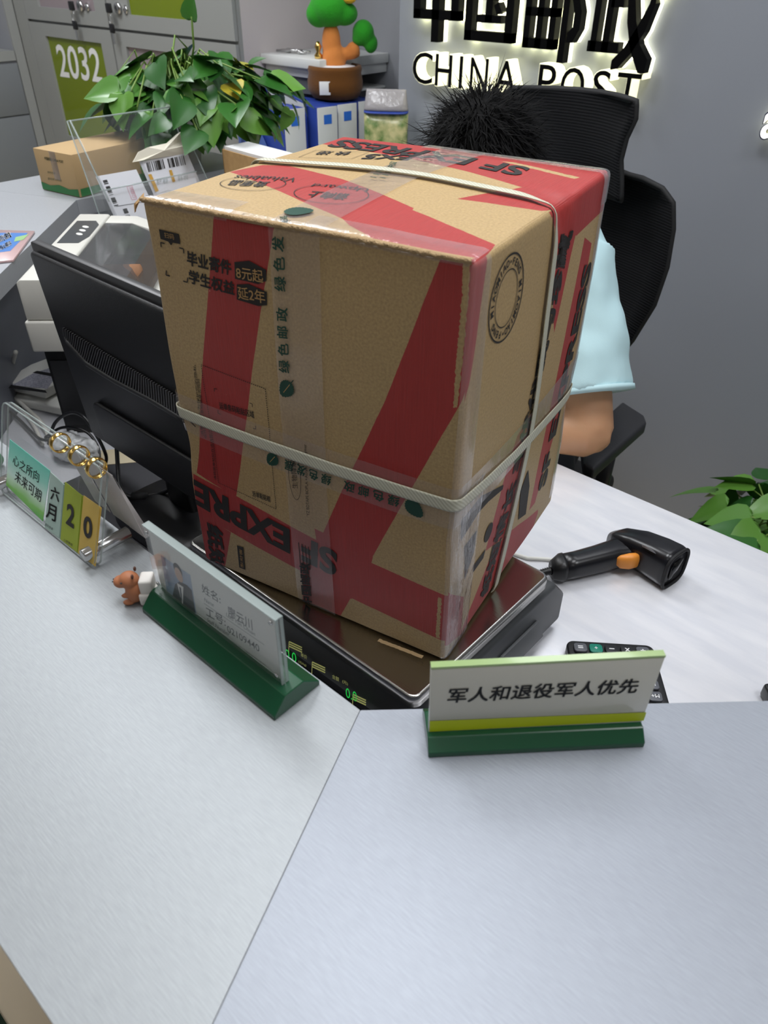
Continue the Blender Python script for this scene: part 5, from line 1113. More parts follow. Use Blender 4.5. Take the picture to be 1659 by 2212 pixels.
mb = MB(); e2 = -bsn*0.0008; mb.add([fo+e2+zz*0.30+bsd*.0, fo+e2+zz*0.30+bsd*0.215, fo+e2+zz*0.358+bsd*0.215, fo+e2+zz*0.331], [(0, 1, 2, 3)]); mb.build('title_strip', M['spine'], fld, keep=True)
d = plane_dec(fo, bsn, 0.0016, tuple(-bsd)); d.text('C·EHAI', (577, 212), (602, 221), (0, -11), 0.03); d.build('lettering', M['ink'], fld)

# plush potted tree standing on the binders
pz_ = P(725, 213, bz_+0.001); S_ = 0.00186*(pz_-CAM).length/3.0*1.0
plush = thing('plush_tree', 'plush toy tree with green tufts and orange trunk in a brown pot on the binders', 'plush toy', tuple(pz_))
R3, U3 = Vector((0.75, 0.66, 0)), zz
pk = (pz_-CAM).length/FPX/1.17
def pxo(dx, dz, dd_=0): return pz_+R3*(dx*pk)+zz*(dz*pk*0.88)+Vector((-0.66, 0.75, 0))*dd_
def fuzz(name, col): return mat(name, col, 0.9, spec=0.1, sheen=0.15, bump=(260, 0.7))
brn = fuzz('brown_plush', (104, 66, 30)); grn = fuzz('green_plush', (48, 150, 40)); org = fuzz('orange_plush', (214, 134, 70)); wht = fuzz('white_plush', (226, 222, 224))
MB().lathe(pz_, [(36*pk, 0.0005), (50*pk, 4*pk), (60*pk, 20*pk), (60*pk, 36*pk), (57*pk, 50*pk), (59*pk, 57*pk), (57*pk, 64*pk), (50*pk, 64*pk), (48*pk, 54*pk)], 36).build('pot', brn, plush)
MB().lathe(pz_+zz*(54*pk), [(48*pk, 0), (44*pk, 8*pk), (26*pk, 11*pk)], 30).build('soil', wht, plush)
blob([(pxo(-2, 80), (26*pk, 26*pk, 40*pk), None), (pxo(-6, 118), (20*pk, 20*pk, 40*pk), None), (pxo(30, 97), (26*pk, 12*pk, 12*pk), rotm(Vector((-0.5, 0.5, 0.4)))), (pxo(40, 104), (16*pk, 13*pk, 16*pk), None)], 'trunk', org, plush, 0.004, 8)
blob([(pxo(-8, 188), (44*pk, 40*pk, 34*pk), None), (pxo(-30, 176), (26*pk, 28*pk, 24*pk), None), (pxo(22, 178), (30*pk, 28*pk, 22*pk), None), (pxo(-2, 218), (30*pk, 28*pk, 34*pk), None)], 'foliage_tuft', grn, plush, 0.004, 8)
blob([(pxo(62, 140), (24*pk, 22*pk, 24*pk), None), (pxo(78, 118), (14*pk, 16*pk, 18*pk), None), (pxo(54, 128), (16*pk, 16*pk, 14*pk), None)], 'foliage_tuft', grn, plush, 0.004, 8)
blob([(pxo(34, 208, -0.03), (17*pk, 12*pk, 9*pk), None)], 'star', fuzz('yellow_plush', (230, 180, 50)), plush, 0.003, 4)
tn = (CAM-pz_); tn.z = 0; tn.normalize(); ts = Vector((-tn.y, tn.x, 0)); tc_ = pz_+tn*(61*pk)-ts*(-26*pk)*(-1)+zz*(32*pk)
tc_ = pz_ + (tn*0.93+ts*(-0.36))*(61.5*pk)+zz*(27*pk)
if (tc_-CAM).dot(RT) > (pz_-CAM).dot(RT): tc_ = pz_ + (tn*0.93-ts*(-0.36))*(61.5*pk)+zz*(27*pk)
mb = MB(); mb.M = Matrix.Translation(tc_) @ Matrix((ts, tn, zz)).transposed().to_4x4(); mb.cbox((0, 0, 0), (23*pk, 2*pk, 25*pk)); mb.build('sewn_label', M['paper'], plush, bevel=0.0005)

# bag of goods beside the binders
bgp = PY(834, 262, 1.97); bg_ = thing('packaged_goods', 'see-through plastic pack with green and straw-coloured print behind the binders by the sign wall', 'package', (bgp.x, bgp.y, DZ))
def pillow(z0, z1, w0, w1, t0, t1, nm, mt):
    mb = MB(); mb.M = Matrix.Translation((bgp.x, bgp.y, 0)) @ Matrix.Rotation(math.radians(35), 4, 'Z'); k = 8
    loft(mb, [((0, 0, z0+(z1-z0)*i/k), (w0+(w1-w0)*i/k, 0, 0), (0, (t0+(t1-t0)*i/k)*(0.75+0.25*math.sin(PI*(i+.5)/k)), 0)) for i in range(k+1)], 24, 3.2); return mb.build(nm, mt, bg_)
zg = PY(832, 243, 1.97).z
pillow(DZ+0.001, zg, 0.068, 0.070, 0.045, 0.045, 'bag_body', mat('printed_plastic_bag', (200, 192, 140), 0.25, var=(26, (60, 110, 46), 1.0)))
pillow(zg+0.0004, zg+0.008, 0.070, 0.070, 0.044, 0.044, 'blue_band', M['blue'])
pillow(zg+0.0084, zg+0.065, 0.070, 0.062, 0.044, 0.008, 'clear_top', mat('clear_wrap', (158, 154, 156), 0.15, bump=(90, 0.8)))

# ================================================================== SHELF, LOCKERS, LEFT CABINET
shf = thing('display_shelf', 'white shelf unit with glass front fixed to the grey wall above the binders', 'shelf', (-2.22, 2.2, 1.09))
sa0, sa1 = -2.368, PY(690, 132, 2.0).x
M['shelfw'] = mat('white_gloss_shelf', (214, 216, 214), 0.3)
MB().box((sa0, 2.0, 1.165), (sa1, 2.348, 1.195)).build('shelf_board', M['shelfw'], shf, bevel=0.003)
MB().box((sa0, 2.02, 1.135), (sa1-0.01, 2.348, 1.164)).build('rail', M['shelfw'], shf, bevel=0.002)
MB().box((sa0+0.005, 2.03, 1.085), (sa1-0.015, 2.04, 1.134)).build('glass_front', mat('smoked_glass', (96, 98, 100), 0.08), shf)
MB().box((sa0+0.005, 2.041, 1.085), (sa1-0.015, 2.346, 1.092)).build('bottom_board', M['shelfw'], shf)
clp = PY(640, 104, 2.1); mb = MB(); zc = 1.195
for dx, r_ in ((-0.05, .004), (0.0, .004)): mb.tube([(clp.x-0.06, 2.06-dx*0.4, zc+0.006), (clp.x+0.0, 2.075-dx*0.4, zc+0.010), (clp.x+0.06, 2.09-dx*0.4, zc+0.006)], r_, 8)
for x in (-0.02, 0.04): mb.ell((clp.x+x, 2.08, zc+0.008), (0.012, 0.012, 0.008))
mb.tube([(clp.x-0.03, 2.10, zc+0.006), (clp.x+0.07, 2.07, zc+0.006)], 0.003, 8)
tag(mb.build('metal_clamp', M['chrome']), 'shiny metal clamp with two round ends lying on the white shelf', 'clamp')
gp = Vector((sa1-0.035, 2.03, 1.195)); tag(MB().lathe(gp, [(0.012, 0.001), (0.014, 0.01), (0.006, 0.02), (0.012, 0.035), (0.004, 0.05)], 16).build('gold_ornament', M['gold']), 'small gold ornament on the end of the white shelf beside the plush', 'ornament')

LY = 1.9; lx0, lx1 = -3.915, PY(507, 60, LY).x
M['locker'] = mat('grey_locker_steel', (148, 150, 148), 0.38); M['lockdark'] = mat('locker_gap', (70, 72, 74), 0.6)
M['greenpane'] = mat('olive_green_pane', (112, 128, 20), 0.12); M['pinkpane'] = mat('clear_pane_over_grey', (150, 138, 142), 0.15)
lk = thing('parcel_lockers', 'grey steel post box lockers with olive green windows and keys in their locks', 'locker', ((lx0+lx1)/2, LY+0.2, 0))
MB().box((lx0, LY+0.016, 0.0), (lx1, LY+0.42, 2.1)).build('carcass', M['locker'], lk)
colx = [(lx0+0.10, -3.155), (-3.145, lx1-0.004)]; rowz = [(0.12, 0.66), (0.67, 1.225), (1.235, 1.80)]
mb = MB(); mb.box((lx0, LY, 0), (lx0+0.095, LY+0.015, 2.1)).box((lx0+0.1, LY, 1.805), (lx1, LY+0.015, 2.1)).box((lx0+0.1, LY, 0), (lx1, LY+0.015, 0.115)); mb.build('frame', M['locker'], lk)
def door(cx0, cx1, cz0, cz1, win, pane, label):
    mb = MB(); wx0, wx1, wz0, wz1 = win; wz0 = max(wz0, cz0+.03)
    for a_, b_ in (((cx0, cz0), (cx1, wz0)), ((cx0, wz1), (cx1, cz1)), ((cx0, wz0), (wx0, wz1)), ((wx1, wz0), (cx1, wz1))): mb.box((a_[0], LY, a_[1]), (b_[0], LY+0.014, b_[1]))
    o = mb.build('door', M['locker'], lk); MB().box((wx0-.004, LY+0.010, wz0-.004), (wx1+.004, LY+0.0135, wz1+.004)).build('window_pane', pane, o)
    return o
dA = door(*colx[0], *rowz[1], (-3.69, -3.24, 0.78, 1.177), M['greenpane'], 0)
dA['label'] = 'locker door with an olive window numbered in white'
dB = door(*colx[0], *rowz[2], (-3.69, -3.24, 1.284, 1.68), M['pinkpane'], 0)
dC = door(*colx[1], *rowz[1], (-3.06, -2.61, 0.78, 1.177), M['pinkpane'], 0)
dD = door(*colx[1], *rowz[2], (-3.00, -2.61, 1.284, 1.68), M['greenpane'], 0)
dE = door(*colx[0], *rowz[0], (-3.69, -3.24, 0.22, 0.56), M['greenpane'], 0); dF = door(*colx[1], *rowz[0], (-3.06, -2.61, 0.22, 0.56), M['pinkpane'], 0)
d = Dec(lambda x, y: (lambda h_: (h_.x, h_.z))(PY(x, y, LY+0.010)), lambda u, v, e: Vector((u, LY+0.010-e, v)), 0.001)
d.text('2032', (131, 166), (223, 180), (-12, -71), 0.012); d.build('lettering', M['paper'], dA)
def keyset(px, py, label, rx):
    c = PY(px, py, LY); t_ = thing('key_ring', label, 'keys', tuple(c), 0, 'keys hanging in the locker locks')
    MB().lathe((c.x+.03, LY-0.012, c.z), [(0.017, -0.0), (0.020, 0.004), (0.020, 0.011)], 20, 'Y').build('lock_cylinder', M['chrome'], t_)
    MB().lathe((c.x+.075, LY-0.006, c.z-0.004), [(0.010, 0), (0.016, 0.005)], 18, 'Y').build('lock_rosette', M['chrome'], t_)
    MB().box((c.x-0.02, LY-0.03, c.z-0.016), (c.x+0.012, LY-0.018, c.z+0.016)).build('key_head', M['black'], t_, bevel=0.004, seg=3)
    MB().tube([(c.x-.006+0.010*math.cos(a), LY-0.024, c.z-0.034+0.020*math.sin(a)) for a in [2*PI*i/20 for i in range(21)]], 0.0015, 6, caps=False).build('ring', M['chrome'], t_)
    o = MB().box((c.x-0.022, LY-0.028, c.z-0.082), (c.x+0.010, LY-0.020, c.z-0.050)).build('key_head', M['black'], t_, bevel=0.004, seg=3)
    MB().box((c.x-0.010, LY-0.026, c.z-0.118), (c.x-0.001, LY-0.022, c.z-0.082)).build('key_blade', M['chrome'], t_)
    return t_
keyset(167, 12, 'two black-headed keys hanging from the lock above the numbered locker window', 0); keyset(248, 17, 'two black-headed keys hanging beside the upper olive window', 0)
CXF = -3.92
cab = thing('drawer_cabinet', 'grey built-in drawer cabinet at the far left beside the lockers', 'cabinet', (-4.2, 1.0, 0))
ya = PX(37, 137, CXF).y; z1_, z2_ = PX(20, 138, CXF).z, PX(30, 253, CXF).z
MB().box((-4.55, -0.6, 0), (CXF-0.012, 1.899, z1_+0.01)).box((-4.55, -0.6, z1_+0.01), (-4.25, 1.899, 2.1)).box((-4.55, ya+0.003, z1_+0.01), (CXF-0.012, 1.899, 2.1)).build('carcass', M['wall_grey'], cab)
M['cabf'] = mat('grey_drawer_front', (126, 130, 134), 0.4)
MB().box((CXF-0.011, ya+0.004, 0), (CXF, 1.899, 2.1)).build('side_frame', M['locker'], cab)
MB().box((-4.24, -0.6, z1_+0.011), (CXF, ya, z1_+0.05)).build('shelf_board', M['locker'], cab)
zb = z1_
for k, dzz in enumerate((z1_-z2_, 0.40, 0.30)):
    MB().box((CXF-0.011, 0.9, zb-dzz+0.006), (CXF, ya, zb)).build('drawer_front', M['cabf'], cab, bevel=0.002)
    MB().box((CXF-0.011, 0.0, zb-dzz+0.006), (CXF, 0.89, zb)).build('drawer_front', M['cabf'], cab, bevel=0.002); zb -= dzz

# ================================================================== HALO-LIT SIGN LETTERS
M['signblk'] = mat('black_letter', (4, 4, 5), 0.6, spec=0.08)
M['halo'] = mat('lit_milky_acrylic', (255, 255, 235), 0.5, ec=(255, 250, 205), es=0.95); M['halo2'] = mat('lit_halo_edge', (255, 255, 235), 0.5, ec=(255, 252, 220), es=3.2)
def cbar(x0, y0, x1, y1): return [(x0, y0), (x1, y0), (x1, y1), (x0, y1)]
GL = {'zhong': [cbar(.42, 0, .58, 1), cbar(0, .26, .16, .82), cbar(.84, .26, 1, .82), cbar(0, .26, 1, .37), cbar(0, .71, 1, .82)],
 'guo': [cbar(0, 0, .15, 1), cbar(.85, 0, 1, 1), cbar(0, 0, 1, .12), cbar(0, .88, 1, 1), cbar(.24, .22, .76, .31), cbar(.28, .48, .72, .57), cbar(.24, .70, .76, .79), cbar(.43, .22, .57, .79), [(.60, .42), (.68, .46), (.76, .36), (.66, .32)]],
 'you': [cbar(0, .03, .11, .78), cbar(.46, .03, .57, .78), cbar(0, .03, .57, .14), cbar(0, .37, .57, .46), cbar(0, .68, .57, .78), cbar(.23, .03, .34, 1), cbar(.67, -.10, .78, .98), cbar(.67, .88, .98, .98), [(.86, .98), (.98, .98), (.98, .82), (.90, .64), (.80, .60), (.86, .74)], [(.80, .60), (.90, .64), (1.0, .44), (1.0, .26), (.90, .12), (.80, .12), (.80, .22), (.88, .28), (.88, .42)]],
 'zheng': [cbar(0, .05, .52, .16), cbar(0, .88, .50, .98), cbar(.24, .05, .35, .98), cbar(.04, .05, .14, .60), cbar(.30, .50, .50, .60), [(.58, 1), (.70, 1), (.58, .62), (.47, .66)], cbar(.58, .74, 1.02, .84), [(.83, .84), (.97, .84), (.90, .55), (.78, .34), (.62, .12), (.45, -.02), (.45, -.12), (.56, -.10), (.74, .06), (.90, .28), (.99, .55)], [(.55, .62), (.66, .62), (.74, .38), (.86, .16), (1.02, .02), (1.0, -.14), (.90, -.12), (.72, .10), (.60, .36)]]}
def poly_letter(name, label, strokes, X0_, X1_, z0, z1, grp):
    t_ = thing(name, label, 'sign letter', ((X0_+X1_)/2, WY-0.045, z0), 0, grp)
    f = MB(); b = MB()
    for st_ in strokes:
        q = [(X0_+(X1_-X0_)*x, z0+(z1-z0)*y) for x, y in st_]
        f.prism([Vector((x, WY-0.046, z_)) for x, z_ in q], (0, 0.028, 0)); b.prism([Vector((x, WY-0.0175, z_)) for x, z_ in q], (0, 0.0165, 0))
    f.build('face', M['signblk'], t_); b.build('halo_edge', M['halo2'], t_)
spec = [('zhong', 892, 1608, 988), ('guo', 1003, 0, 1106), ('you', 1131, 0, 1252), ('zheng', 1274, 0, 1408)]
LF = WY-0.046; zb_ = PY(1000, 86, LF).z; names = ['first large black Chinese sign letter, a box crossed by one long upright', 'second large black Chinese sign letter, a closed square frame', 'third large black Chinese sign letter with two halves and a long upright', 'last large black Chinese sign letter ending in crossed tails']
for (k, a_, _, b_), lb in zip(spec, names):
    poly_letter('sign_character', lb, GL[k], PY(a_, 60, LF).x, PY(b_, 60, LF).x, zb_-(0.012 if k != 'guo' else 0), zb_+0.20, 'large black characters of the wall sign')
def text_solid(mb, ch, X0_, X1_, z0, z1, y0, y1, bold=0.0):
    vs, fs, _ = text_geo(ch, bold)
    bm = bmesh.new(); bv = [bm.verts.new((X0_+(X1_-X0_)*x, y0, z0+(z1-z0)*y)) for x, y in vs]
    for f_ in fs:
        try: bm.faces.new([bv[i] for i in f_])
        except ValueError: pass
    r_ = bmesh.ops.extrude_face_region(bm, geom=bm.faces[:]); bmesh.ops.translate(bm, verts=[v for v in r_['geom'] if isinstance(v, bmesh.types.BMVert)], vec=(0, y1-y0, 0))
    bm.verts.index_update(); mb.add([v.co for v in bm.verts], [[v.index for v in f_.verts] for f_ in bm.faces]); bm.free()
zl0, zl1 = PY(905, 180, LF).z, PY(905, 112, LF).z
for ch, a_, b_, lb in (('C', 892, 934, 'leftmost'), ('H', 941, 976, 'second'), ('I', 993, 999, 'third'), ('N', 1017, 1054, 'fourth'), ('A', 1070, 1118, 'fifth'), ('P', 1166, 1202, 'sixth'), ('O', 1216, 1266, 'seventh'), ('S', 1286, 1322, 'eighth'), ('T', 1338, 1388, 'last')):
    xa, xb = PY(a_, 150, LF).x, PY(b_, 160, LF).x
    wd_ = {'C': 'round open letter C at the head of', 'H': 'letter H with two uprights, after the C, in', 'I': 'single upright letter I in', 'N': 'letter N with a slanting stroke in', 'A': 'pointed letter A at the end of the first word in', 'P': 'letter P starting the second word in', 'O': 'round letter O above the headrest in', 'S': 'curved letter S above the headrest in', 'T': 'letter T at the very end of'}[ch]
    t_ = thing('sign_letter', wd_+' the small glowing sign row', 'sign letter', ((xa+xb)/2, LF, zl0), 0, 'small glowing letters of the wall sign')
    mb = MB(); text_solid(mb, ch, xa, xb, zl0, zl1, LF-0.002, LF-0.0002, 0.0); mb.build('face', M['signblk'], t_)
    mb = MB(); text_solid(mb, ch, xa-0.002, xb+0.002, zl0-0.002, zl1+0.002, LF, WY-0.001, 0.012); mb.build('lit_side', M['halo'], t_)
ea, eb = PY(1640, 298, LF), PY(1684, 262, LF)
t_ = thing('sign_letter', 'slanted blue-edged glowing letter cut off by the right edge of the picture', 'sign letter', tuple(ea), 0); mb = MB(); text_solid(mb, 'a', ea.x, eb.x, ea.z, ea.z+0.055, LF-0.002, LF-0.0002, 0.02); mb.build('face', mat('white_lit_face', (255, 255, 250), 0.5, ec=(255, 255, 245), es=1.3), t_)
mb = MB(); text_solid(mb, 'a', ea.x-.003, eb.x+.003, ea.z-.003, ea.z+0.058, LF, WY-0.016, 0.03); mb.build('side', mat('navy_letter_side', (22, 24, 60), 0.4), t_)
mb = MB(); text_solid(mb, 'a', ea.x-.002, eb.x+.002, ea.z-.002, ea.z+0.057, WY-0.0155, WY-0.001, 0.03); mb.build('halo_edge', M['halo2'], t_)

# ================================================================== OFFICE CHAIR
chx, chy = -0.82, 1.47
chair = thing('office_chair', 'black mesh office chair with a headrest behind the clerk', 'chair', (chx, chy-0.1, 0))
m = bpy.data.materials.new('black_chair_mesh'); m.use_nodes = True; nt = m.node_tree; N = nt.nodes.new; L = nt.links.new; b = nt.nodes['Principled BSDF']
tc = N('ShaderNodeTexCoord'); wv = N('ShaderNodeTexWave'); wv.bands_direction = 'Z'; wv.inputs['Scale'].default_value = 60; wv.inputs['Distortion'].default_value = 1.0; wv.inputs['Detail Scale'].default_value = 0.3; L(tc.outputs['Object'], wv.inputs[0])
bp = N('ShaderNodeBump'); bp.inputs['Strength'].default_value = 0.35; bp.inputs['Distance'].default_value = 0.002; L(wv.outputs[1], bp.inputs['Height']); L(bp.outputs[0], b.inputs['Normal'])
mx = N('ShaderNodeMix'); mx.data_type = 'RGBA'; mx.inputs[6].default_value = rgb(9, 9, 11); mx.inputs[7].default_value = rgb(22, 22, 25); L(wv.outputs[1], mx.inputs[0]); L(mx.outputs[2], b.inputs['Base Color']); b.inputs['Roughness'].default_value = 0.85; b.inputs['Specular IOR Level'].default_value = 0.25
M['mesh'] = m
def panel(rows, Yp, bow, th, name, mt, tilt=0.0, n=14, mirror=None, rim=None):
    """curved panel from (left px, right px) rows standing near y = Yp"""
    g_ = []
    R_ = []
    for l, r in rows:
        r3 = PY(*r, Yp); l3 = PY(*l, Yp) if l else Vector((2*mirror-r3.x, Yp, r3.z)); R_.append((l3, r3))
    dense = []
    for i in range(len(R_)-1):
        for k in range(4): t = k/4; dense.append((R_[i][0].lerp(R_[i+1][0], t), R_[i][1].lerp(R_[i+1][1], t)))
    dense.append(R_[-1])
    vs = []
    for l3, r3 in dense:
        for k in range(n+1):
            t = k/n; p = l3.lerp(r3, t); p.y += -bow*(2*t-1)**2+tilt*(p.z-1.1); vs.append(p)
    nr = len(dense); N1 = n+1; vb = [v+Vector((0, th, 0)) for v in vs]; off_ = len(vs)
    fs = [(i*N1+k, i*N1+k+1, (i+1)*N1+k+1, (i+1)*N1+k) for i in range(nr-1) for k in range(n)]
    fs += [tuple(off_+q for q in f[::-1]) for f in fs]
    bd = [k for k in range(N1)]+[i*N1+n for i in range(1, nr)]+[(nr-1)*N1+k for k in range(n-1, -1, -1)]+[i*N1 for i in range(nr-2, 0, -1)]
    fs += [(bd[i], bd[(i+1) % len(bd)], off_+bd[(i+1) % len(bd)], off_+bd[i]) for i in range(len(bd))]
    mb = MB(); mb.smooth = True; mb.add(vs+vb, fs); o = mb.build(name, mt, chair)
    if rim: MB().tube([vs[i]+Vector((0, th/2, 0)) for i in bd]+[vs[bd[0]]+Vector((0, th/2, 0))], rim, 8, caps=False).build(name+'_frame', M['blackmatte'], chair)
    return o
panel([((1130, 187), (1372, 207)), ((1116, 198), (1396, 214)), ((1114, 225), (1394, 250)), ((1120, 270), (1374, 292)), ((1132, 320), (1362, 338)), ((1146, 370), (1363, 388)), ((1156, 410), (1362, 424))], 1.47, 0.05, 0.020, 'headrest', M['mesh'], rim=0.006)
panel([(None, (1372, 362)), (None, (1420, 374)), (None, (1462, 395)), (None, (1484, 425)), (None, (1484, 480)), (None, (1470, 560)), (None, (1442, 640)), (None, (1395, 715)), (None, (1345, 775))], 1.52, 0.07, 0.014, 'backrest', M['mesh'], mirror=-0.83, rim=0.006)
ap = [P(x, y, 0.70) for x, y in ((1283, 1014), (1398, 912), (1392, 896), (1345, 866), (1255, 945), (1262, 1000))]
MB().prism([p-zz*0.028 for p in ap], (0, 0, 0.028)).build('armrest', mat('armrest_pad', (38, 38, 42), 0.5), chair, bevel=0.006, seg=3)
apc = sum(ap, Vector())/6; am = Vector((2*chx-apc.x, apc.y, 0.672))
MB().box((am.x-0.045, am.y-0.12, 0.672), (am.x+0.045, am.y+0.12, 0.70)).build('armrest', M['black'], chair, bevel=0.008, seg=3)
for ax_ in (apc.x, am.x): MB().tube([(ax_, apc.y, 0.671), (ax_, apc.y, 0.52), (chx+(ax_-chx)*0.6, chy-0.12, 0.43)], 0.016, 12).build('armrest_post', M['black'], chair)
MB().cbox((chx, chy-0.17, 0.435), (0.48, 0.46, 0.05)).build('seat', M['blackmatte'], chair, bevel=0.02, seg=3)
MB().tube([(chx, chy-0.02, 0.42), (chx, chy+0.10, 0.46), (chx, chy+0.085, 0.95)], 0.022, 12).build('back_post', M['black'], chair)
MB().tube([(chx, chy+0.08, 0.95), (chx, chy+0.06, 1.12), (chx, chy+0.03, 1.18)], 0.014, 12).build('headrest_post', M['black'], chair)
MB().tube([(chx, chy-0.17, 0.09), (chx, chy-0.17, 0.41)], 0.028, 16).build('gas_column', M['black'], chair)
for k in range(5):
    a = 2*PI*k/5+0.3; e_ = Vector((chx+0.28*math.cos(a), chy-0.17+0.28*math.sin(a), 0.075))
    lg = MB().tube([(chx, chy-0.17, 0.11), e_], [0.026, 0.015], 10).build('leg', M['black'], chair); MB().lathe((e_.x-0.012, e_.y, 0.031), [(0.029, 0), (0.03, 0.012), (0.029, 0.024)], 18, 'X').build('caster', M['blackmatte'], lg)

# ================================================================== THE CLERK
per = thing('person', 'clerk in a light blue short-sleeved shirt with tousled black hair, bent over the desk', 'person', (-0.80, 1.28, 0))
def tcap(mb, a, b, ra, rb, n=18):        # tapered round limb
    a, b = Vector(a), Vector(b); k = 8; pts = [a-(b-a).normalized()*ra*0.85]; rs = [ra*0.5]
    for i in range(k+1): pts.append(a.lerp(b, i/k)); rs.append(ra+(rb-ra)*i/k)
    pts.append(b+(b-a).normalized()*rb*0.85); rs.append(rb*0.5); mb.tube(pts, rs, n)
def remesh(o, vox, sm):
    md = o.modifiers.new('remesh', 'REMESH'); md.mode = 'VOXEL'; md.voxel_size = vox; md.use_smooth_shade = True
    s2 = o.modifiers.new('smooth', 'SMOOTH'); s2.iterations = sm; s2.factor = 0.5
LS, LE, LW = Vector((-0.620, 1.20, 1.045)), Vector((-0.492, 1.105, 0.800)), Vector((-0.700, 0.985, 0.785))
RS, RE, RW = Vector((-1.010, 1.20, 1.055)), Vector((-1.130, 1.10, 0.815)), Vector((-1.010, 0.95, 0.785))
HC = Vector((-0.775, 1.115, 1.195))
body = MB()
tcap(body, (-0.805, 1.33, 0.56), (-0.805, 1.27, 0.80), 0.135, 0.125); tcap(body, (-0.805, 1.27, 0.80), (-0.805, 1.21, 0.98), 0.125, 0.12)
tcap(body, (-0.68, 1.23, 1.02), (-0.93, 1.23, 1.02), 0.085, 0.085)
tcap(body, LS, (-0.80, 1.21, 1.07), 0.062, 0.06); tcap(body, RS, (-0.80, 1.21, 1.07), 0.062, 0.06)
tcap(body, (-0.80, 1.19, 1.07), (-0.785, 1.145, 1.15), 0.055, 0.052)
for S1, E1, W1 in ((LS, LE, LW), (RS, RE, RW)):
    tcap(body, S1, E1, 0.056, 0.046); tcap(body, E1, W1, 0.047, 0.028)
for sx_, kx_ in ((0.10, 0.13), (-0.10, -0.13)):
    hp = Vector((-0.805+sx_, 1.33, 0.535)); kn = Vector((-0.805+kx_, 0.95, 0.56)); an = Vector((-0.805+kx_, 1.02, 0.11))
    tcap(body, hp, kn, 0.085, 0.06); tcap(body, kn, an, 0.058, 0.038); tcap(body, an+Vector((0, 0.02, -0.06)), an+Vector((0, -0.15, -0.068)), 0.036, 0.03)
# head bowed forward: skull, jaw, nose, ears
Rh = Matrix.Rotation(math.radians(48), 3, 'X')      # tips the face down towards the desk
def hv(x, y, z_): return HC+Rh @ Vector((x, y, z_))
body.ell(HC, (0.076, 0.094, 0.090), rot=Rh); body.ell(hv(0, -0.035, -0.055), (0.056, 0.060, 0.060), rot=Rh); body.ell(hv(0, -0.070, -0.095), (0.028, 0.024, 0.022), rot=Rh)
body.ell(hv(0, -0.102, -0.040), (0.012, 0.020, 0.022), rot=Rh); body.ell(hv(0, -0.090, -0.075), (0.024, 0.014, 0.010), rot=Rh)
for s_ in (1, -1): body.ell(hv(0.078*s_, 0.005, -0.03), (0.010, 0.020, 0.032), rot=Rh); body.ell(hv(0.03*s_, -0.078, -0.012), (0.022, 0.016, 0.010), rot=Rh)
# hands: palm, four fingers bent onto the desk, thumb from the side
for W1, d0_, sgn in ((LW, Vector((-0.92, -0.38, -0.06)).normalized(), 1), (RW, Vector((0.55, -0.83, -0.06)).normalized(), -1)):
    sd_ = Vector((-d0_.y, d0_.x, 0)).normalized(); pc = W1+d0_*0.045-zz*0.004
    Rp = rotm(d0_); body.ell(pc, (0.040, 0.052, 0.015), rot=Rp)
    for k, ln in enumerate((0.066, 0.076, 0.071, 0.056)):
        b0_ = pc+d0_*0.040+sd_*(0.027-0.018*k); k1 = b0_+d0_*ln*0.45+zz*0.010; k2 = k1+d0_*ln*0.32-zz*0.008; k3 = k2+d0_*ln*0.20-zz*0.013
        body.tube([b0_-d0_*0.02, b0_, k1, k2, k3], [0.009, 0.0092, 0.0085, 0.0078, 0.006], 10)
    t0_ = pc-d0_*0.02+sd_*0.034*(-sgn); body.tube([t0_, t0_+d0_*0.028-sd_*0.020*sgn, t0_+d0_*0.058-sd_*0.024*sgn-zz*0.006], [0.012, 0.0105, 0.008], 10)
o = body.build('body', mat('skin', (196, 148, 112), 0.5, sss=0.08, bump=(120, 0.15)), per); remesh(o, 0.0055, 5)
for s_ in (1, -1): MB().ell(hv(0.03*s_, -0.088, -0.025), (0.012, 0.006, 0.004), rot=Rh).build('eye', M['black'], per)
# shirt with loose sleeves
sh = MB()
tcap(sh, (-0.805, 1.33, 0.62), (-0.805, 1.27, 0.80), 0.158, 0.150); tcap(sh, (-0.805, 1.27, 0.80), (-0.805, 1.215, 0.97), 0.150, 0.142)
tcap(sh, (-0.67, 1.235, 1.015), (-0.94, 1.235, 1.015), 0.102, 0.102)
for S1, E1 in ((LS, LE), (RS, RE)):
    tcap(sh, S1, S1.lerp(Vector((-0.80, 1.21, 1.06)), 0.7), 0.076, 0.074)
    c_ = S1.lerp(E1, 0.76); dn = (E1-S1).normalized(); sh.tube([S1-dn*0.02, S1+dn*0.04, S1.lerp(E1, 0.4), c_], [0.072, 0.079, 0.082, 0.086], 24)
o = sh.build('shirt', mat('light_blue_cotton', (188, 220, 226), 0.8, bump=(700, 0.15)), per); remesh(o, 0.006, 3)
tx2 = bpy.data.textures.new('folds', 'CLOUDS'); tx2.noise_scale = 0.09; tx2.noise_depth = 1
dm = o.modifiers.new('folds', 'DISPLACE'); dm.texture = tx2; dm.strength = 0.022; dm.mid_level = 0.55; dm.texture_coords = 'LOCAL'
c_ = LS.lerp(LE, 0.755); dn = (LE-LS).normalized(); MB().tube([c_-dn*0.003, c_+dn*0.006], [0.0865, 0.0872], 28).build('sleeve_hem', bpy.data.materials['light_blue_cotton'], per)
tr = MB()
for sx_, kx_ in ((0.10, 0.13), (-0.10, -0.13)):
    hp = Vector((-0.805+sx_, 1.33, 0.54)); kn = Vector((-0.805+kx_, 0.95, 0.56)); an = Vector((-0.805+kx_, 1.02, 0.13)); tcap(tr, hp, kn, 0.10, 0.072); tcap(tr, kn, an, 0.070, 0.055)
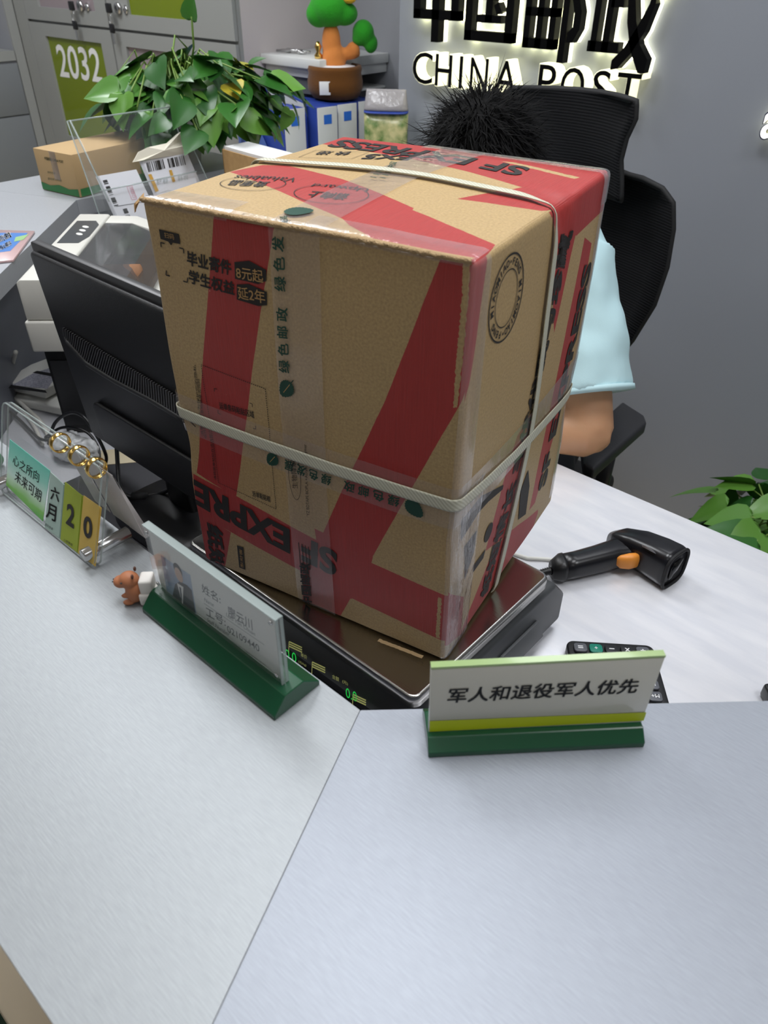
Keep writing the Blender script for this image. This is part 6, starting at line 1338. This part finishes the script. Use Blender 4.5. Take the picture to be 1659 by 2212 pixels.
tcap(tr, (-0.88, 1.33, 0.58), (-0.73, 1.33, 0.58), 0.125, 0.125)
o = tr.build('trousers', mat('dark_trousers', (40, 42, 52), 0.8), per); remesh(o, 0.008, 4)
# hair: dense cap and thousands of short curved strands
hm = mat('black_hair', (7, 6, 6), 0.6, spec=0.12); mb = MB(); rs_ = random.Random(11)
mb.ell(HC+Rh @ Vector((0, 0.010, 0.010)), (0.081, 0.096, 0.092), 28, 18, rot=Rh); mb.build('hair', hm, per)
mb = MB(); crown = Rh @ Vector((0.01, 0.045, 0.085)); crown.normalize()
for i in range(6500):
    while True:
        v = Vector((rs_.gauss(0, 1), rs_.gauss(0, 1), rs_.gauss(0, 1))).normalized()
        if v.z > -0.45 or v.y > 0.1: break
    if v.y < -0.35 and v.z < 0.05: continue
    loc_ = Vector((v.x*0.079, v.y*0.094+0.008, v.z*0.090+0.008)); p = HC+Rh @ loc_; nrm = (Rh @ v).normalized()
    tang = (nrm-crown*nrm.dot(crown)); tang = (-crown+nrm*crown.dot(nrm)); tang = tang.normalized() if tang.length > 1e-3 else Vector((1, 0, 0))
    tang = (tang+Vector((rs_.gauss(0, .5), rs_.gauss(0, .5), rs_.gauss(0, .5)))).normalized()
    ln = rs_.uniform(0.020, 0.038); w_ = nrm.cross(tang).normalized()*0.0011
    q = [p, p+(nrm*0.62+tang*0.7)*ln*0.5, p+(nrm*0.50+tang*1.6)*ln*0.85]
    mb.add([q[0]-w_, q[0]+w_, q[1]+w_*0.8, q[1]-w_*0.8, q[2]], [(0, 1, 2, 3), (3, 2, 4)])
mb.build('hair_strands', hm, per, keep=True)

# ================================================================== POTHOS PLANTS
m = bpy.data.materials.new('pothos_leaf'); m.use_nodes = True; nt = m.node_tree; N = nt.nodes.new; L = nt.links.new; b = nt.nodes['Principled BSDF']
ge = N('ShaderNodeNewGeometry'); cr = N('ShaderNodeValToRGB'); e = cr.color_ramp.elements; e[0].color = rgb(34, 84, 30); e[1].color = rgb(98, 146, 54); x_ = e.new(0.55); x_.color = rgb(52, 106, 38); x_ = e.new(0.97); x_.color = rgb(104, 152, 60); e[-1].color = rgb(190, 170, 50)
L(ge.outputs['Random Per Island'], cr.inputs[0]); L(cr.outputs[0], b.inputs['Base Color']); b.inputs['Roughness'].default_value = 0.34; b.inputs['Subsurface Weight'].default_value = 0.0
M['leaf'] = m
def leaf(mb, base, d, n_, size, droop, fold):
    d = d.normalized(); s_ = d.cross(n_).normalized(); n_ = s_.cross(d)
    out = [(0.0, 0.0), (-0.06, 0.20), (0.02, 0.38), (0.20, 0.44), (0.42, 0.38), (0.65, 0.25), (0.84, 0.11), (1.0, 0.0)]
    K = len(out); vs = []
    for i, (x, w_) in enumerate(out):
        for k in (-1, -0.5, 0, 0.5, 1):
            xx = x if k else max(x, 0.0)*1.0; yy_ = w_*k; z_ = abs(k)*w_*fold-droop*x*x-0.10*abs(k)**2*w_
            vs.append(base+(d*xx+s_*yy_+n_*z_)*size)
    mb.add(vs, [(i*5+k, i*5+k+1, (i+1)*5+k+1, (i+1)*5+k) for i in range(K-1) for k in range(4)])
def pothos(name, label, potc, pot_h, pot_r, centre, rad, count, seed, size, potmat, box_=None):
    t_ = thing(name, label, 'plant', tuple(potc)); r = random.Random(seed)
    pt = MB().lathe(potc, [(pot_r*0.72, 0.0), (pot_r, pot_h*0.9), (pot_r*1.06, pot_h*0.92), (pot_r*1.06, pot_h), (pot_r*0.95, pot_h), (pot_r*0.9, pot_h*0.9)], 28).build('pot', potmat, t_)
    MB().lathe(potc+zz*pot_h*0.88, [(pot_r*0.9, 0), (pot_r*0.5, 0.006)], 20).build('soil', mat('soil', (48, 36, 28), 0.9), t_)
    lm = MB(); lm.smooth = True; sm2 = MB(); top = potc+zz*pot_h*0.9
    for i in range(count):
        while True:
            v = Vector((r.gauss(0, 1), r.gauss(0, 1), r.gauss(0, 1))).normalized()
            if v.z > -0.55: break
        rr = r.uniform(0.55, 1.0) if i % 3 else r.uniform(0.25, 0.6)
        p = centre+Vector((v.x*rad[0], v.y*rad[1], v.z*rad[2]))*rr
        outw = Vector((v.x, v.y, 0)); outw = outw.normalized() if outw.length > .05 else Vector((1, 0, 0))
        tocam = (CAM-p); tocam.z = 0; tocam.normalize()
        d = (outw*0.8+Vector((r.gauss(0, .5), r.gauss(0, .5), 0))+zz*(-0.65+0.5*v.z+r.gauss(0, .25))).normalized()
        n_ = (outw*0.55+zz*0.75+Vector((r.gauss(0, .3), r.gauss(0, .3), 0))).normalized()
        sz = size*r.uniform(0.65, 1.15); leaf(lm, p, d, n_, sz, r.uniform(0.05, 0.30), r.uniform(0.1, 0.45))
        if i % 2 == 0:
            mid = top.lerp(p, 0.55)+zz*(0.05+0.05*r.random()); sm2.tube([top+Vector((r.uniform(-1, 1)*pot_r*.6, r.uniform(-1, 1)*pot_r*.6, 0)), mid, p], 0.0022, 5)
    lm.build('foliage', M['leaf'], t_, keep=True); sm2.build('stems', M['stem'], t_)
    return t_, lm
pc_ = Vector((-1.80, 1.22, T+0.001)); cc_ = Vector((-1.72, 1.26, 1.185))
pl_, _l = pothos('pothos_plant', 'big leafy pothos plant on the counter in front of the lockers', pc_, 0.11, 0.075, cc_, (0.225, 0.25, 0.115), 270, 5, 0.080, M['white'])
ex_ = MB(); ex_.smooth = True
up1 = PY(417, 60, 1.15); leaf(ex_, up1+Vector((0, 0, 0.015)), Vector((0.1, 0, 0.5)), Vector((0.2, -0.9, 0.2)), 0.055, 0.05, 0.5); stb = PY(413, 140, 1.18)
ex_.build('shoot_leaf', M['leaf'], pl_, keep=True); MB().tube([stb, stb.lerp(up1, 0.5)+Vector((0.006, 0, 0)), up1+Vector((0, 0, 0.02))], 0.0024, 6).build('shoot_stem', M['stem'], pl_)
pf = PY(1590, 1120, 1.62); pothos('pothos_plant', 'leafy pothos plant on the floor behind the desk, below the sign wall', Vector((pf.x+0.10, 1.66, 0.001)), 0.28, 0.12, Vector((pf.x+0.12, 1.66, 0.36)), (0.24, 0.24, 0.14), 200, 9, 0.10, M['white'])
